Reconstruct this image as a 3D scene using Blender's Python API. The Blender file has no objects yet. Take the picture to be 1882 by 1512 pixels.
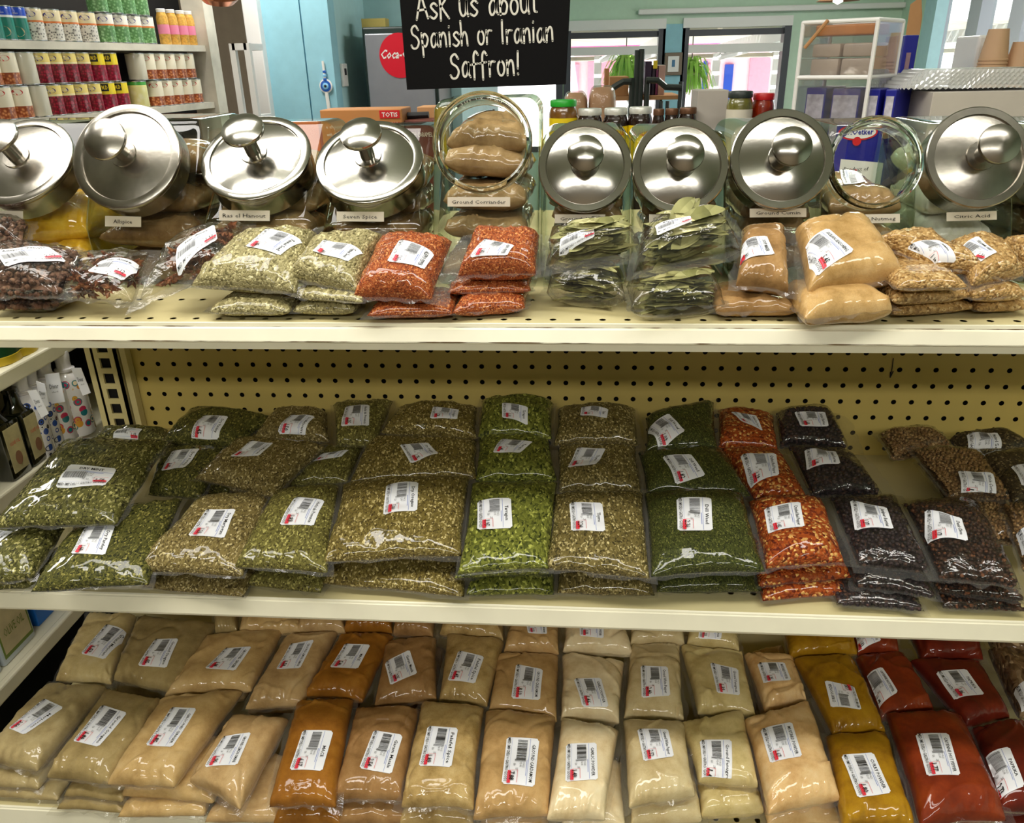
import bpy, bmesh, math, random
import numpy as np
from mathutils import Matrix, Vector, Euler

# ------------------------------------------------------------------ camera
F_PX, YAW, PITCH, ROLL = 1450.0, 0.0853, 0.4163, -0.0221
CAM = np.array([0.6727, -1.1093, 1.5432])
def _axes():
    cy, sy = math.cos(YAW), math.sin(YAW)
    r = np.array([cy, sy, 0]); f = np.array([-sy, cy, 0]); u = np.array([0, 0, 1.])
    f2 = f*math.cos(PITCH) - u*math.sin(PITCH); u2 = u*math.cos(PITCH) + f*math.sin(PITCH)
    return (r*math.cos(ROLL) + u2*math.sin(ROLL), -r*math.sin(ROLL) + u2*math.cos(ROLL), f2)
RGT, UPV, FWD = _axes()
scene = bpy.context.scene
COL = scene.collection
cd = bpy.data.cameras.new('camera'); cam = bpy.data.objects.new('camera', cd); COL.objects.link(cam)
cd.sensor_width = 36; cd.sensor_fit = 'HORIZONTAL'; cd.lens = 36*F_PX/1882; cd.clip_start = 0.02; cd.clip_end = 200
M = Matrix.Identity(4)
for i in range(3):
    M[i][0] = RGT[i]; M[i][1] = UPV[i]; M[i][2] = -FWD[i]; M[i][3] = CAM[i]
cam.matrix_world = M
scene.camera = cam

# ------------------------------------------------------------------ light
scene.view_settings.view_transform = 'Standard'; scene.view_settings.look = 'None'
scene.view_settings.exposure = 0.0; scene.view_settings.gamma = 1.0; scene.view_settings.use_curve_mapping = False
scene.cycles.transparent_max_bounces = 24
scene.cycles.max_bounces = 8
scene.cycles.sample_clamp_indirect = 4.0
w = bpy.data.worlds.new('sky'); scene.world = w; w.use_nodes = True
bg = w.node_tree.nodes['Background']
sky = w.node_tree.nodes.new('ShaderNodeTexSky'); sky.sky_type = 'HOSEK_WILKIE'; sky.turbidity = 6; sky.sun_direction = (0.2, -0.6, 0.75)
w.node_tree.links.new(sky.outputs[0], bg.inputs[0]); bg.inputs[1].default_value = 3.0

def sun(name, energy, rot):
    l = bpy.data.lights.new(name, 'SUN'); l.energy = energy; l.angle = 0.02
    o = bpy.data.objects.new(name, l); o.rotation_euler = rot; COL.objects.link(o)
sun('sun', 14.0, (math.radians(42), 0, math.radians(-12)))

def area(name, loc, sx, sy, energy, color=(1, .965, .90)):
    l = bpy.data.lights.new(name, 'AREA'); l.shape = 'RECTANGLE'; l.size = sx; l.size_y = sy
    l.energy = energy; l.color = color
    o = bpy.data.objects.new(name, l); o.location = loc; COL.objects.link(o)
    return o
# ceiling fluorescents of the shop (fixtures are built with the ceiling further down)
LAMPS = [(-0.30, -0.10, 2.60, 1.25, .55, 20), (0.75, -0.72, 2.60, 2.4, .22, 24), (0.75, -2.95, 2.60, 2.6, .30, 60), (-0.9, 2.9, 2.60, .3, 1.2, 30),
         (2.3, 3.6, 2.60, .3, 2.0, 60), (-2.0, 0.9, 2.60, .3, 1.2, 22)]
for k, (x, y, z, sx, sy, e) in enumerate(LAMPS):
    area('fluorescent_light', (x, y, z), sx, sy, e)
    o = area('ceiling_fill_light', (x, y, z+.06), sx, sy, e*.09); o.rotation_euler = (math.pi, 0, 0)  # upward fill added to brighten the ceiling that the lids mirror

# ------------------------------------------------------------------ rays
def ray(u, v):
    return np.array([(u-941)/F_PX]*3)*RGT - np.array([(v-756)/F_PX]*3)*UPV + FWD
def Py(u, v, y):
    d = ray(u, v); return CAM + d*((y-CAM[1])/d[1])
def Pz(u, v, z):
    d = ray(u, v); return CAM + d*((z-CAM[2])/d[2])
def Px(u, v, x):
    d = ray(u, v); return CAM + d*((x-CAM[0])/d[0])
def PD(u, v, D):
    return CAM + ray(u, v)*D
def Pp(u, v, pl):               # plane z = z0 + s (y - y0) (+ sx (x - x0))
    z0, s, y0 = pl
    d = ray(u, v); t = (z0 + s*(CAM[1]-y0) - CAM[2])/(d[2] - s*d[1])
    return CAM + d*t

# ------------------------------------------------------------------ mesh helpers
def lin(c):
    return tuple((x/12.92 if x <= .04045 else ((x+.055)/1.055)**2.4) for x in c)
def rgb(r, g, b):
    return lin((r/255, g/255, b/255)) + (1,)
ORG = {}
def setp(o, label=None, cat=None, group=None, kind=None):
    if label: o['label'] = label
    if cat: o['category'] = cat
    if group: o['group'] = group
    if kind: o['kind'] = kind
    return o
def thing(name, label, cat, loc, group=None):
    o = bpy.data.objects.new(name, None); o.empty_display_size = .02; COL.objects.link(o)
    o.location = [float(a) for a in loc]; ORG[o.name] = np.array(loc, float)
    return setp(o, label, cat, group)
def meshob(name, V, Fc, mats, parent=None, smooth=True, midx=None, loc=None):
    V = np.asarray(V, float).reshape(-1, 3)
    if parent is not None: org = ORG[parent.name]
    elif loc is not None: org = np.array(loc, float)
    else: org = np.zeros(3)
    me = bpy.data.meshes.new(name)
    me.from_pydata((V-org).tolist(), [], [tuple(int(i) for i in f) for f in Fc])
    if not isinstance(mats, (list, tuple)): mats = [mats]
    for m in mats: me.materials.append(m)
    if midx is not None: me.polygons.foreach_set('material_index', np.array(midx, np.int32))
    if smooth is True: me.polygons.foreach_set('use_smooth', np.ones(len(me.polygons), bool))
    me.update()
    o = bpy.data.objects.new(name, me); COL.objects.link(o)
    if parent is not None: o.parent = parent
    else: o.location = org.tolist()
    ORG[o.name] = org
    return o
class MB:
    """collects shapes in world coordinates, builds ONE mesh"""
    def __init__(s): s.V = []; s.F = []; s.I = []; s.n = 0
    def add(s, V, Fc, mi=0):
        V = np.asarray(V, float).reshape(-1, 3)
        s.V.append(V); s.F += [tuple(int(i)+s.n for i in f) for f in Fc]; s.I += [mi]*len(Fc); s.n += len(V); return s
    def box(s, x0, x1, y0, y1, z0, z1, mi=0, T=None, bev=0.0):
        if bev > 0:
            bm = bmesh.new(); bmesh.ops.create_cube(bm, size=1)
            for v in bm.verts: v.co = Vector(((x0+x1)/2+v.co.x*(x1-x0), (y0+y1)/2+v.co.y*(y1-y0), (z0+z1)/2+v.co.z*(z1-z0)))
            bmesh.ops.bevel(bm, geom=list(bm.edges), offset=bev, segments=2, profile=.5, affect='EDGES')
            bm.verts.index_update()
            V = np.array([v.co[:] for v in bm.verts]); Fc = [[v.index for v in f.verts] for f in bm.faces]; bm.free()
        else:
            V = np.array([(x, y, z) for z in (z0, z1) for y in (y0, y1) for x in (x0, x1)])
            Fc = [(0, 2, 3, 1), (4, 5, 7, 6), (0, 1, 5, 4), (2, 6, 7, 3), (0, 4, 6, 2), (1, 3, 7, 5)]
        if T is not None: V = T(V)
        return s.add(V, Fc, mi)
    def lathe(s, prof, c, ax=(0, 0, 1), n=32, mi=0, cap=True, T=None):
        ax = np.array(ax, float); ax /= np.linalg.norm(ax)
        e1 = np.cross(ax, (0, 0, 1.)) if abs(ax[2]) < .9 else np.cross(ax, (0, 1., 0)); e1 /= np.linalg.norm(e1)
        e2 = np.cross(ax, e1); V = []; Fc = []; m = len(prof)
        for r, h in prof:
            for k in range(n):
                a = 2*math.pi*k/n; V.append(np.array(c)+ax*h+(e1*math.cos(a)+e2*math.sin(a))*r)
        for j in range(m-1):
            for k in range(n):
                k2 = (k+1) % n; Fc.append((j*n+k, j*n+k2, (j+1)*n+k2, (j+1)*n+k))
        if cap:
            if prof[0][0] > 1e-6: Fc.append(tuple(range(n))[::-1])
            if prof[-1][0] > 1e-6: Fc.append(tuple((m-1)*n+k for k in range(n)))
        V = np.array(V)
        if T is not None: V = T(V)
        return s.add(V, Fc, mi)
    def tube(s, pts, r, n=8, mi=0):
        P = np.array(pts, float); V = []; Fc = []
        for i, p in enumerate(P):
            t = P[min(i+1, len(P)-1)]-P[max(i-1, 0)]; t /= np.linalg.norm(t)+1e-12
            e1 = np.cross(t, (0, 0, 1.)) if abs(t[2]) < .95 else np.cross(t, (0, 1., 0)); e1 /= np.linalg.norm(e1); e2 = np.cross(t, e1)
            for k in range(n):
                a = 2*math.pi*k/n; V.append(p+(e1*math.cos(a)+e2*math.sin(a))*r)
        for i in range(len(P)-1):
            for k in range(n):
                k2 = (k+1) % n; Fc.append((i*n+k, i*n+k2, (i+1)*n+k2, (i+1)*n+k))
        Fc.append(tuple(range(n))[::-1]); Fc.append(tuple((len(P)-1)*n+k for k in range(n)))
        return s.add(V, Fc, mi)
    def quad(s, a, b, c, d, mi=0): return s.add([a, b, c, d], [(0, 1, 2, 3)], mi)
    def build(s, name, mats, parent=None, smooth=False, loc=None):
        V = np.concatenate(s.V); 
        o = meshob(name, V, s.F, mats, parent, smooth, s.I, loc)
        if smooth == 'auto':
            me = o.data; me.polygons.foreach_set('use_smooth', np.ones(len(me.polygons), bool))
            bm = bmesh.new(); bm.from_mesh(me)
            for e in bm.edges:
                if len(e.link_faces) == 2 and e.calc_face_angle(0) > .6: e.smooth = False
            bm.to_mesh(me); bm.free()
        return o
def extrude_x(prof, x0, x1, closed=True):
    n = len(prof); V = [(x0, y, z) for y, z in prof]+[(x1, y, z) for y, z in prof]
    Fc = [(i, (i+1) % n, n+(i+1) % n, n+i) for i in range(n if closed else n-1)]
    if closed: Fc += [tuple(range(n))[::-1], tuple(range(n, 2*n))]
    return np.array(V), Fc

# ------------------------------------------------------------------ numpy noise
def _h(ix, iy, s):
    v = np.sin(ix*127.1+iy*311.7+s*74.7)*43758.5453
    return v-np.floor(v)
def vn(x, y, s=0):
    ix = np.floor(x); iy = np.floor(y); fx = x-ix; fy = y-iy
    fx = fx*fx*fx*(fx*(fx*6-15)+10); fy = fy*fy*fy*(fy*(fy*6-15)+10)
    a = _h(ix, iy, s); b = _h(ix+1, iy, s); c = _h(ix, iy+1, s); d = _h(ix+1, iy+1, s)
    return (a+(b-a)*fx+(c-a)*fy+(a-b-c+d)*fx*fy)*2-1
def ridge(x, y, s=0):
    return 1-np.abs(vn(x, y, s))*2.0

# ------------------------------------------------------------------ materials
def nmat(name):
    m = bpy.data.materials.new(name); m.use_nodes = True
    return m, m.node_tree.nodes, m.node_tree.links, m.node_tree.nodes['Principled BSDF']
def ramp(N, stops, interp='LINEAR'):
    r = N.new('ShaderNodeValToRGB'); r.color_ramp.interpolation = interp
    el = r.color_ramp.elements
    while len(el) < len(stops): el.new(.5)
    for e, (p, c) in zip(el, stops): e.position = p; e.color = c
    return r
def plain(name, col, rough=.5, metal=0, noise=0.0, nscale=20, bump=0, coat=0, bscale=None, spec=.5):
    m, N, L, P = nmat(name)
    P.inputs['Base Color'].default_value = col; P.inputs['Roughness'].default_value = rough; P.inputs['Metallic'].default_value = metal
    P.inputs['Coat Weight'].default_value = coat; P.inputs['Coat Roughness'].default_value = .08
    P.inputs['Specular IOR Level'].default_value = spec
    if noise or bump:
        tc = N.new('ShaderNodeTexCoord'); nz = N.new('ShaderNodeTexNoise'); nz.inputs['Scale'].default_value = nscale; nz.inputs['Detail'].default_value = 5
        L.new(tc.outputs['Object'], nz.inputs['Vector'])
        if noise:
            r = ramp(N, [(.3, tuple(c*(1-noise) for c in col[:3])+(1,)), (.7, tuple(min(1, c*(1+noise*.5)) for c in col[:3])+(1,))])
            L.new(nz.outputs['Fac'], r.inputs[0]); L.new(r.outputs[0], P.inputs['Base Color'])
        if bump:
            b = N.new('ShaderNodeBump'); b.inputs['Strength'].default_value = bump; b.inputs['Distance'].default_value = .002
            if bscale:
                n2 = N.new('ShaderNodeTexNoise'); n2.inputs['Scale'].default_value = bscale; L.new(tc.outputs['Object'], n2.inputs['Vector']); L.new(n2.outputs['Fac'], b.inputs['Height'])
            else: L.new(nz.outputs['Fac'], b.inputs['Height'])
            L.new(b.outputs[0], P.inputs['Normal'])
    return m
def contents(name, kind, cols, size, rough=.75, crinkle=.30, coat=.85):
    """spice seen through a glossy clear film: granular base, crinkled clear coat"""
    m, N, L, P = nmat(name)
    tc = N.new('ShaderNodeTexCoord'); src = tc.outputs['Object']
    P.inputs['Roughness'].default_value = rough; P.inputs['Specular IOR Level'].default_value = .25
    P.inputs['Coat Weight'].default_value = coat; P.inputs['Coat Roughness'].default_value = .05
    # film wrinkles
    wn = N.new('ShaderNodeTexNoise'); wn.inputs['Scale'].default_value = 22; wn.inputs['Detail'].default_value = 2.5; wn.inputs['Distortion'].default_value = 1.2
    L.new(src, wn.inputs['Vector'])
    wb = N.new('ShaderNodeBump'); wb.inputs['Strength'].default_value = crinkle; wb.inputs['Distance'].default_value = .006
    L.new(wn.outputs['Fac'], wb.inputs['Height']); L.new(wb.outputs[0], P.inputs['Coat Normal'])
    if kind == 'powder':
        P.inputs['Coat Weight'].default_value = .85; P.inputs['Coat Roughness'].default_value = .045; wb.inputs['Strength'].default_value = .10; wn.inputs['Scale'].default_value = 40
        n1 = N.new('ShaderNodeTexNoise'); n1.inputs['Scale'].default_value = 28; n1.inputs['Detail'].default_value = 6; n1.inputs['Roughness'].default_value = .65
        L.new(src, n1.inputs['Vector'])
        r = ramp(N, [(.32, cols[0]), (.52, cols[1]), (.72, cols[2])]); L.new(n1.outputs['Fac'], r.inputs[0])
        n2 = N.new('ShaderNodeTexNoise'); n2.inputs['Scale'].default_value = 1/size; n2.inputs['Detail'].default_value = 2
        L.new(src, n2.inputs['Vector'])
        mx = N.new('ShaderNodeMix'); mx.data_type = 'RGBA'; mx.blend_type = 'OVERLAY'; mx.inputs['Factor'].default_value = .22
        L.new(r.outputs[0], mx.inputs['A']); L.new(n2.outputs['Fac'], mx.inputs['B']); L.new(mx.outputs['Result'], P.inputs['Base Color'])
        b = N.new('ShaderNodeBump'); b.inputs['Strength'].default_value = .18; b.inputs['Distance'].default_value = .002
        L.new(n1.outputs['Fac'], b.inputs['Height']); L.new(b.outputs[0], P.inputs['Normal'])
    else:
        # distort the lookup so that the flakes lie in all directions
        dn = N.new('ShaderNodeTexNoise'); dn.inputs['Scale'].default_value = .35/size; dn.inputs['Detail'].default_value = 1
        L.new(src, dn.inputs['Vector'])
        sc = N.new('ShaderNodeVectorMath'); sc.operation = 'SCALE'; sc.inputs['Scale'].default_value = size*(2.6 if kind == 'herb' else .6); L.new(dn.outputs['Color'], sc.inputs[0])
        ad = N.new('ShaderNodeVectorMath'); ad.operation = 'ADD'; L.new(src, ad.inputs[0]); L.new(sc.outputs[0], ad.inputs[1])
        mp = N.new('ShaderNodeMapping'); mp.inputs['Scale'].default_value = (1, .5, 1) if kind == 'herb' else (1, 1, 1); mp.inputs['Rotation'].default_value = (0, 0, .6)
        L.new(ad.outputs[0], mp.inputs['Vector'])
        v = N.new('ShaderNodeTexVoronoi'); v.inputs['Scale'].default_value = 1/size; v.inputs['Randomness'].default_value = 1
        L.new(mp.outputs[0], v.inputs['Vector'])
        sp = N.new('ShaderNodeSeparateColor'); L.new(v.outputs['Color'], sp.inputs[0])
        r = ramp(N, [(.0, cols[0]), (.45, cols[1]), (.8, cols[1]), (1., cols[2])]); L.new(sp.outputs[0], r.inputs[0])
        L.new(r.outputs[0], P.inputs['Base Color'])
        b = N.new('ShaderNodeBump'); b.invert = True; b.inputs['Strength'].default_value = .9; b.inputs['Distance'].default_value = size*(.8 if kind == 'seed' else .6)
        L.new(v.outputs['Distance'], b.inputs['Height']); L.new(b.outputs[0], P.inputs['Normal'])
    return m
def thin_glass(name, tint=(.97, 1, .97), edge=(.45, .6, .4), rough=.02, refl=1.0, bump=0, bscale=40, haze=0.0):
    m, N, L, P = nmat(name); N.remove(P); out = N['Material Output']
    lw = N.new('ShaderNodeLayerWeight'); lw.inputs['Blend'].default_value = .25
    mc = N.new('ShaderNodeMix'); mc.data_type = 'RGBA'; mc.inputs['A'].default_value = tint+(1,); mc.inputs['B'].default_value = edge+(1,)
    L.new(lw.outputs['Facing'], mc.inputs['Factor'])
    tr = N.new('ShaderNodeBsdfTransparent'); L.new(mc.outputs['Result'], tr.inputs[0])
    gl = N.new('ShaderNodeBsdfGlossy'); gl.inputs['Roughness'].default_value = rough
    fr = N.new('ShaderNodeLayerWeight'); fr.inputs['Blend'].default_value = .5      # both faces alike: a thin sheet
    pw = N.new('ShaderNodeMath'); pw.operation = 'POWER'; pw.inputs[1].default_value = 4.5; L.new(fr.outputs['Facing'], pw.inputs[0])
    mu = N.new('ShaderNodeMath'); mu.operation = 'MULTIPLY_ADD'; mu.inputs[1].default_value = .80*refl; mu.inputs[2].default_value = .045*refl; mu.use_clamp = True; L.new(pw.outputs[0], mu.inputs[0])
    if bump:
        tc = N.new('ShaderNodeTexCoord'); nz = N.new('ShaderNodeTexNoise'); nz.inputs['Scale'].default_value = bscale; nz.inputs['Detail'].default_value = 3; nz.inputs['Distortion'].default_value = 1
        L.new(tc.outputs['Object'], nz.inputs['Vector']); bp = N.new('ShaderNodeBump'); bp.inputs['Strength'].default_value = bump; bp.inputs['Distance'].default_value = .005
        L.new(nz.outputs['Fac'], bp.inputs['Height']); L.new(bp.outputs[0], gl.inputs['Normal']); L.new(bp.outputs[0], fr.inputs['Normal'])
    base = tr.outputs[0]
    if haze:
        df = N.new('ShaderNodeBsdfDiffuse'); df.inputs[0].default_value = (.8, .8, .78, 1)
        mh = N.new('ShaderNodeMixShader'); mh.inputs[0].default_value = haze; L.new(tr.outputs[0], mh.inputs[1]); L.new(df.outputs[0], mh.inputs[2]); base = mh.outputs[0]
    ms = N.new('ShaderNodeMixShader'); L.new(mu.outputs[0], ms.inputs[0]); L.new(base, ms.inputs[1]); L.new(gl.outputs[0], ms.inputs[2]); L.new(ms.outputs[0], out.inputs[0])
    return m
def emit(name, col, s):
    m, N, L, P = nmat(name); P.inputs['Base Color'].default_value = col
    P.inputs['Emission Color'].default_value = col; P.inputs['Emission Strength'].default_value = s
    return m

MT = {}
MT['cream'] = plain('cream_paint', rgb(218, 204, 148), .38, noise=.10, nscale=9, bump=.05)
MT['creamlip'] = plain('cream_lip_paint', rgb(240, 235, 210), .36, noise=.07, nscale=14, bump=.04)
MT['white'] = plain('white_paint', rgb(232, 230, 226), .5, noise=.04)
MT['paper'] = plain('label_paper', rgb(244, 246, 250), .35, spec=.4)
MT['plate'] = plain('name_plate_paper', rgb(232, 224, 205), .45)
MT['black'] = plain('black_ink', rgb(14, 14, 16), .5)
MT['ink'] = plain('grey_ink', rgb(40, 40, 44), .5)
MT['red'] = plain('red_ink', rgb(225, 40, 48), .5)
MT['blue'] = plain('blue_ink', rgb(110, 130, 200), .5)
MT['board'] = plain('black_board', rgb(8, 7, 8), .7, spec=.15)
MT['chalk'] = plain('chalk_marker', rgb(222, 218, 205), .8, noise=.18, nscale=90)
MT['steel'] = plain('polished_steel', (.44, .42, .375, 1), .16, 1, noise=.10, nscale=18, bump=.04, bscale=120)
MT['steel2'] = plain('worn_steel', (.42, .39, .34, 1), .25, 1, noise=.3, nscale=26, bump=.06, bscale=120)
MT['glass'] = thin_glass('jar_glass', (.97, .985, .96), (.42, .55, .33), .015, 1.2)
MT['film'] = thin_glass('clear_film', (.95, .94, .90), (.80, .79, .72), .07, 1.0, bump=.35, bscale=55, haze=.05)
MT['pouchfilm'] = thin_glass('pouch_film', (.97, .96, .93), (.80, .79, .72), .05, 1.3, bump=.55, bscale=42, haze=.012)
MT['pane'] = thin_glass('window_pane', (.97, .98, .98), (.9, .95, .93), .01, 1)
g, N, L, P = nmat('thick_glass'); P.inputs['Transmission Weight'].default_value = 1; P.inputs['Roughness'].default_value = .02; P.inputs['IOR'].default_value = 1.45; P.inputs['Base Color'].default_value = (.93, .98, .9, 1)
MT['neck'] = g
MT['dark'] = plain('dark_board_and_hole_shade', rgb(16, 13, 10), .9)  # near-black for back boards; also paints in shade behind holes and slots

def holes_mat(name, base, rows):
    """painted sheet metal with a punched hole grid (really see-through)"""
    m, N, L, P = nmat(name); out = N['Material Output']
    P.inputs['Roughness'].default_value = .42
    tc = N.new('ShaderNodeTexCoord'); nz = N.new('ShaderNodeTexNoise'); nz.inputs['Scale'].default_value = 5; nz.inputs['Detail'].default_value = 8
    L.new(tc.outputs['Object'], nz.inputs['Vector'])
    r = ramp(N, [(.25, tuple(c*.8 for c in base[:3])+(1,)), (.6, base)]); L.new(nz.outputs['Fac'], r.inputs[0]); L.new(r.outputs[0], P.inputs['Base Color'])
    sx = N.new('ShaderNodeSeparateXYZ'); L.new(tc.outputs['Object'], sx.inputs[0])
    def M_(op, a, b=None):
        n = N.new('ShaderNodeMath'); n.operation = op
        for i, q in enumerate((a, b)):
            if q is None: continue
            if isinstance(q, (int, float)): n.inputs[i].default_value = q
            else: L.new(q, n.inputs[i])
        return n.outputs[0]
    def cell(o, off):
        return M_('MULTIPLY', M_('SUBTRACT', M_('FRACT', M_('ADD', M_('DIVIDE', M_('SUBTRACT', o, off), .0254), .5)), .5), .0254)
    a = cell(sx.outputs['X'], rows['x0'])
    if rows['axis'] == 'Z':
        b = cell(sx.outputs['Z'], rows['o0']); d = M_('SQRT', M_('ADD', M_('MULTIPLY', a, a), M_('MULTIPLY', b, b))); mask = M_('LESS_THAN', d, rows['r'])
    else:
        mask = None
        for y0 in rows['ys']:
            b = M_('SUBTRACT', sx.outputs['Y'], y0); b = M_('MULTIPLY', b, 1.0)
            d = M_('SQRT', M_('ADD', M_('MULTIPLY', a, a), M_('MULTIPLY', b, b))); k = M_('LESS_THAN', d, rows['r'])
            mask = k if mask is None else M_('MAXIMUM', mask, k)
    tr = N.new('ShaderNodeBsdfTransparent'); ms = N.new('ShaderNodeMixShader')
    L.new(mask, ms.inputs[0]); L.new(P.outputs[0], ms.inputs[1]); L.new(tr.outputs[0], ms.inputs[2]); L.new(ms.outputs[0], out.inputs[0])
    return m
G = .0254

# ------------------------------------------------------------------ text
_TX = {}
def text_geo(s, shear=0.0, bold=0.0, res=1):
    k = (s, shear, bold, res)
    if k in _TX: return _TX[k]
    c = bpy.data.curves.new('t', 'FONT'); c.body = s; c.size = 1; c.shear = shear; c.resolution_u = res; c.offset = bold; c.fill_mode = 'FRONT'
    o = bpy.data.objects.new('t', c); me = bpy.data.meshes.new_from_object(o)
    V = np.array([v.co[:] for v in me.vertices]).reshape(-1, 3); Fc = [tuple(p.vertices) for p in me.polygons]
    bpy.data.objects.remove(o); bpy.data.curves.remove(c); bpy.data.meshes.remove(me)
    if len(V):
        V[:, 0] -= V[:, 0].min(); wd = V[:, 0].max(); V /= .70
    else: wd = 1
    _TX[k] = (V[:, :2], Fc); return _TX[k]
def text_uv(s, a0, a1, b0, b1, fit=True, **kw):
    """text filling the box a0..a1, b0..b1 of a unit label"""
    V, Fc = text_geo(s, **kw)
    V = V.copy(); W = V[:, 0].max()
    V[:, 0] = a0 + V[:, 0]/W*(a1-a0); V[:, 1] = b0 + V[:, 1]*(b1-b0)
    return V, Fc
def rect_uv(a0, a1, b0, b1):
    nx = max(1, int(math.ceil((a1-a0)/.05))); ny = max(1, int(math.ceil((b1-b0)/.05)))
    V = [(a0+(a1-a0)*i/nx, b0+(b1-b0)*j/ny) for j in range(ny+1) for i in range(nx+1)]; k = nx+1
    return np.array(V), [(j*k+i, j*k+i+1, (j+1)*k+i+1, (j+1)*k+i) for j in range(ny) for i in range(nx)]
def ell_uv(ca, cb, ra, rb, n=20):
    t = np.arange(n)*2*math.pi/n
    return np.stack([ca+ra*np.cos(t), cb+rb*np.sin(t)], 1), [tuple(range(n))]

# ------------------------------------------------------------------ spice bags
LABMATS = [MT['black'], MT['red'], MT['blue'], MT['ink']]
def print_layout(name, price, rnd, kind='shop'):
    E = []   # (V2, faces, mat)
    wn = min(.8, .055*len(name)+.06)
    E.append(text_uv(name, .52-wn/2, .52+wn/2, .81, .91, bold=.015)+(0,))
    E.append(rect_uv(.02, .98, .735, .745)+(2,))
    E.append(rect_uv(.45, .80, .69, .705)+(2,))
    x = .05
    while x < .50:
        bw = rnd.choice([.005, .008, .012, .006]); y0 = .36 if x < .45 else .32
        E.append(rect_uv(x, x+bw, y0, .66)+(3,)); x += bw+rnd.choice([.006, .008, .012])
    E.append(text_uv('9.06.21', .52, .63, .58, .64)+(3,)); E.append(text_uv('12.05', .52, .62, .49, .55)+(3,))
    E.append(text_uv('Lb', .55, .60, .30, .37)+(3,)); E.append(text_uv('.25', .64, .70, .38, .45)+(3,))
    E.append(rect_uv(.70, .705, .20, .45)+(1,)); E.append(rect_uv(.70, .97, .445, .455)+(1,))
    E.append(rect_uv(.72, .99, .15, .25)+(1,)); E.append(text_uv(price, .74, .93, .21, .36, bold=.02)+(0,))
    E.append(rect_uv(.02, .98, .185, .19)+(2,))
    E.append(text_uv('MED IMP DELI + GASTRO GOODS', .03, .97, .055, .145, bold=.01)+(0,))
    return E
def inv_bilinear(P, C4, n):
    """P (k,3) points near plane -> u,v in -1..1 of quad C4 (TL,TR,BR,BL)"""
    TL, TR, BR, BL = C4
    e1 = TR-TL+BR-BL; e1 /= np.linalg.norm(e1); e2 = np.cross(n, e1)
    q = lambda X: np.stack([X@e1, X@e2], -1)
    a, b, c, d = q(BL), q(BR), q(TR), q(TL); p = q(P)
    uv = np.full((len(P), 2), .5)
    for _ in range(12):
        u, v = uv[:, :1], uv[:, 1:]
        f = a*(1-u)*(1-v)+b*u*(1-v)+c*u*v+d*(1-u)*v-p
        fu = (b-a)*(1-v)+(c-d)*v; fv = (d-a)*(1-u)+(c-b)*u
        det = fu[:, 0]*fv[:, 1]-fu[:, 1]*fv[:, 0]
        uv[:, 0] -= (f[:, 0]*fv[:, 1]-f[:, 1]*fv[:, 0])/det; uv[:, 1] -= (fu[:, 0]*f[:, 1]-fu[:, 1]*f[:, 0])/det
    return uv*2-1
_seed = [10]
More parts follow.
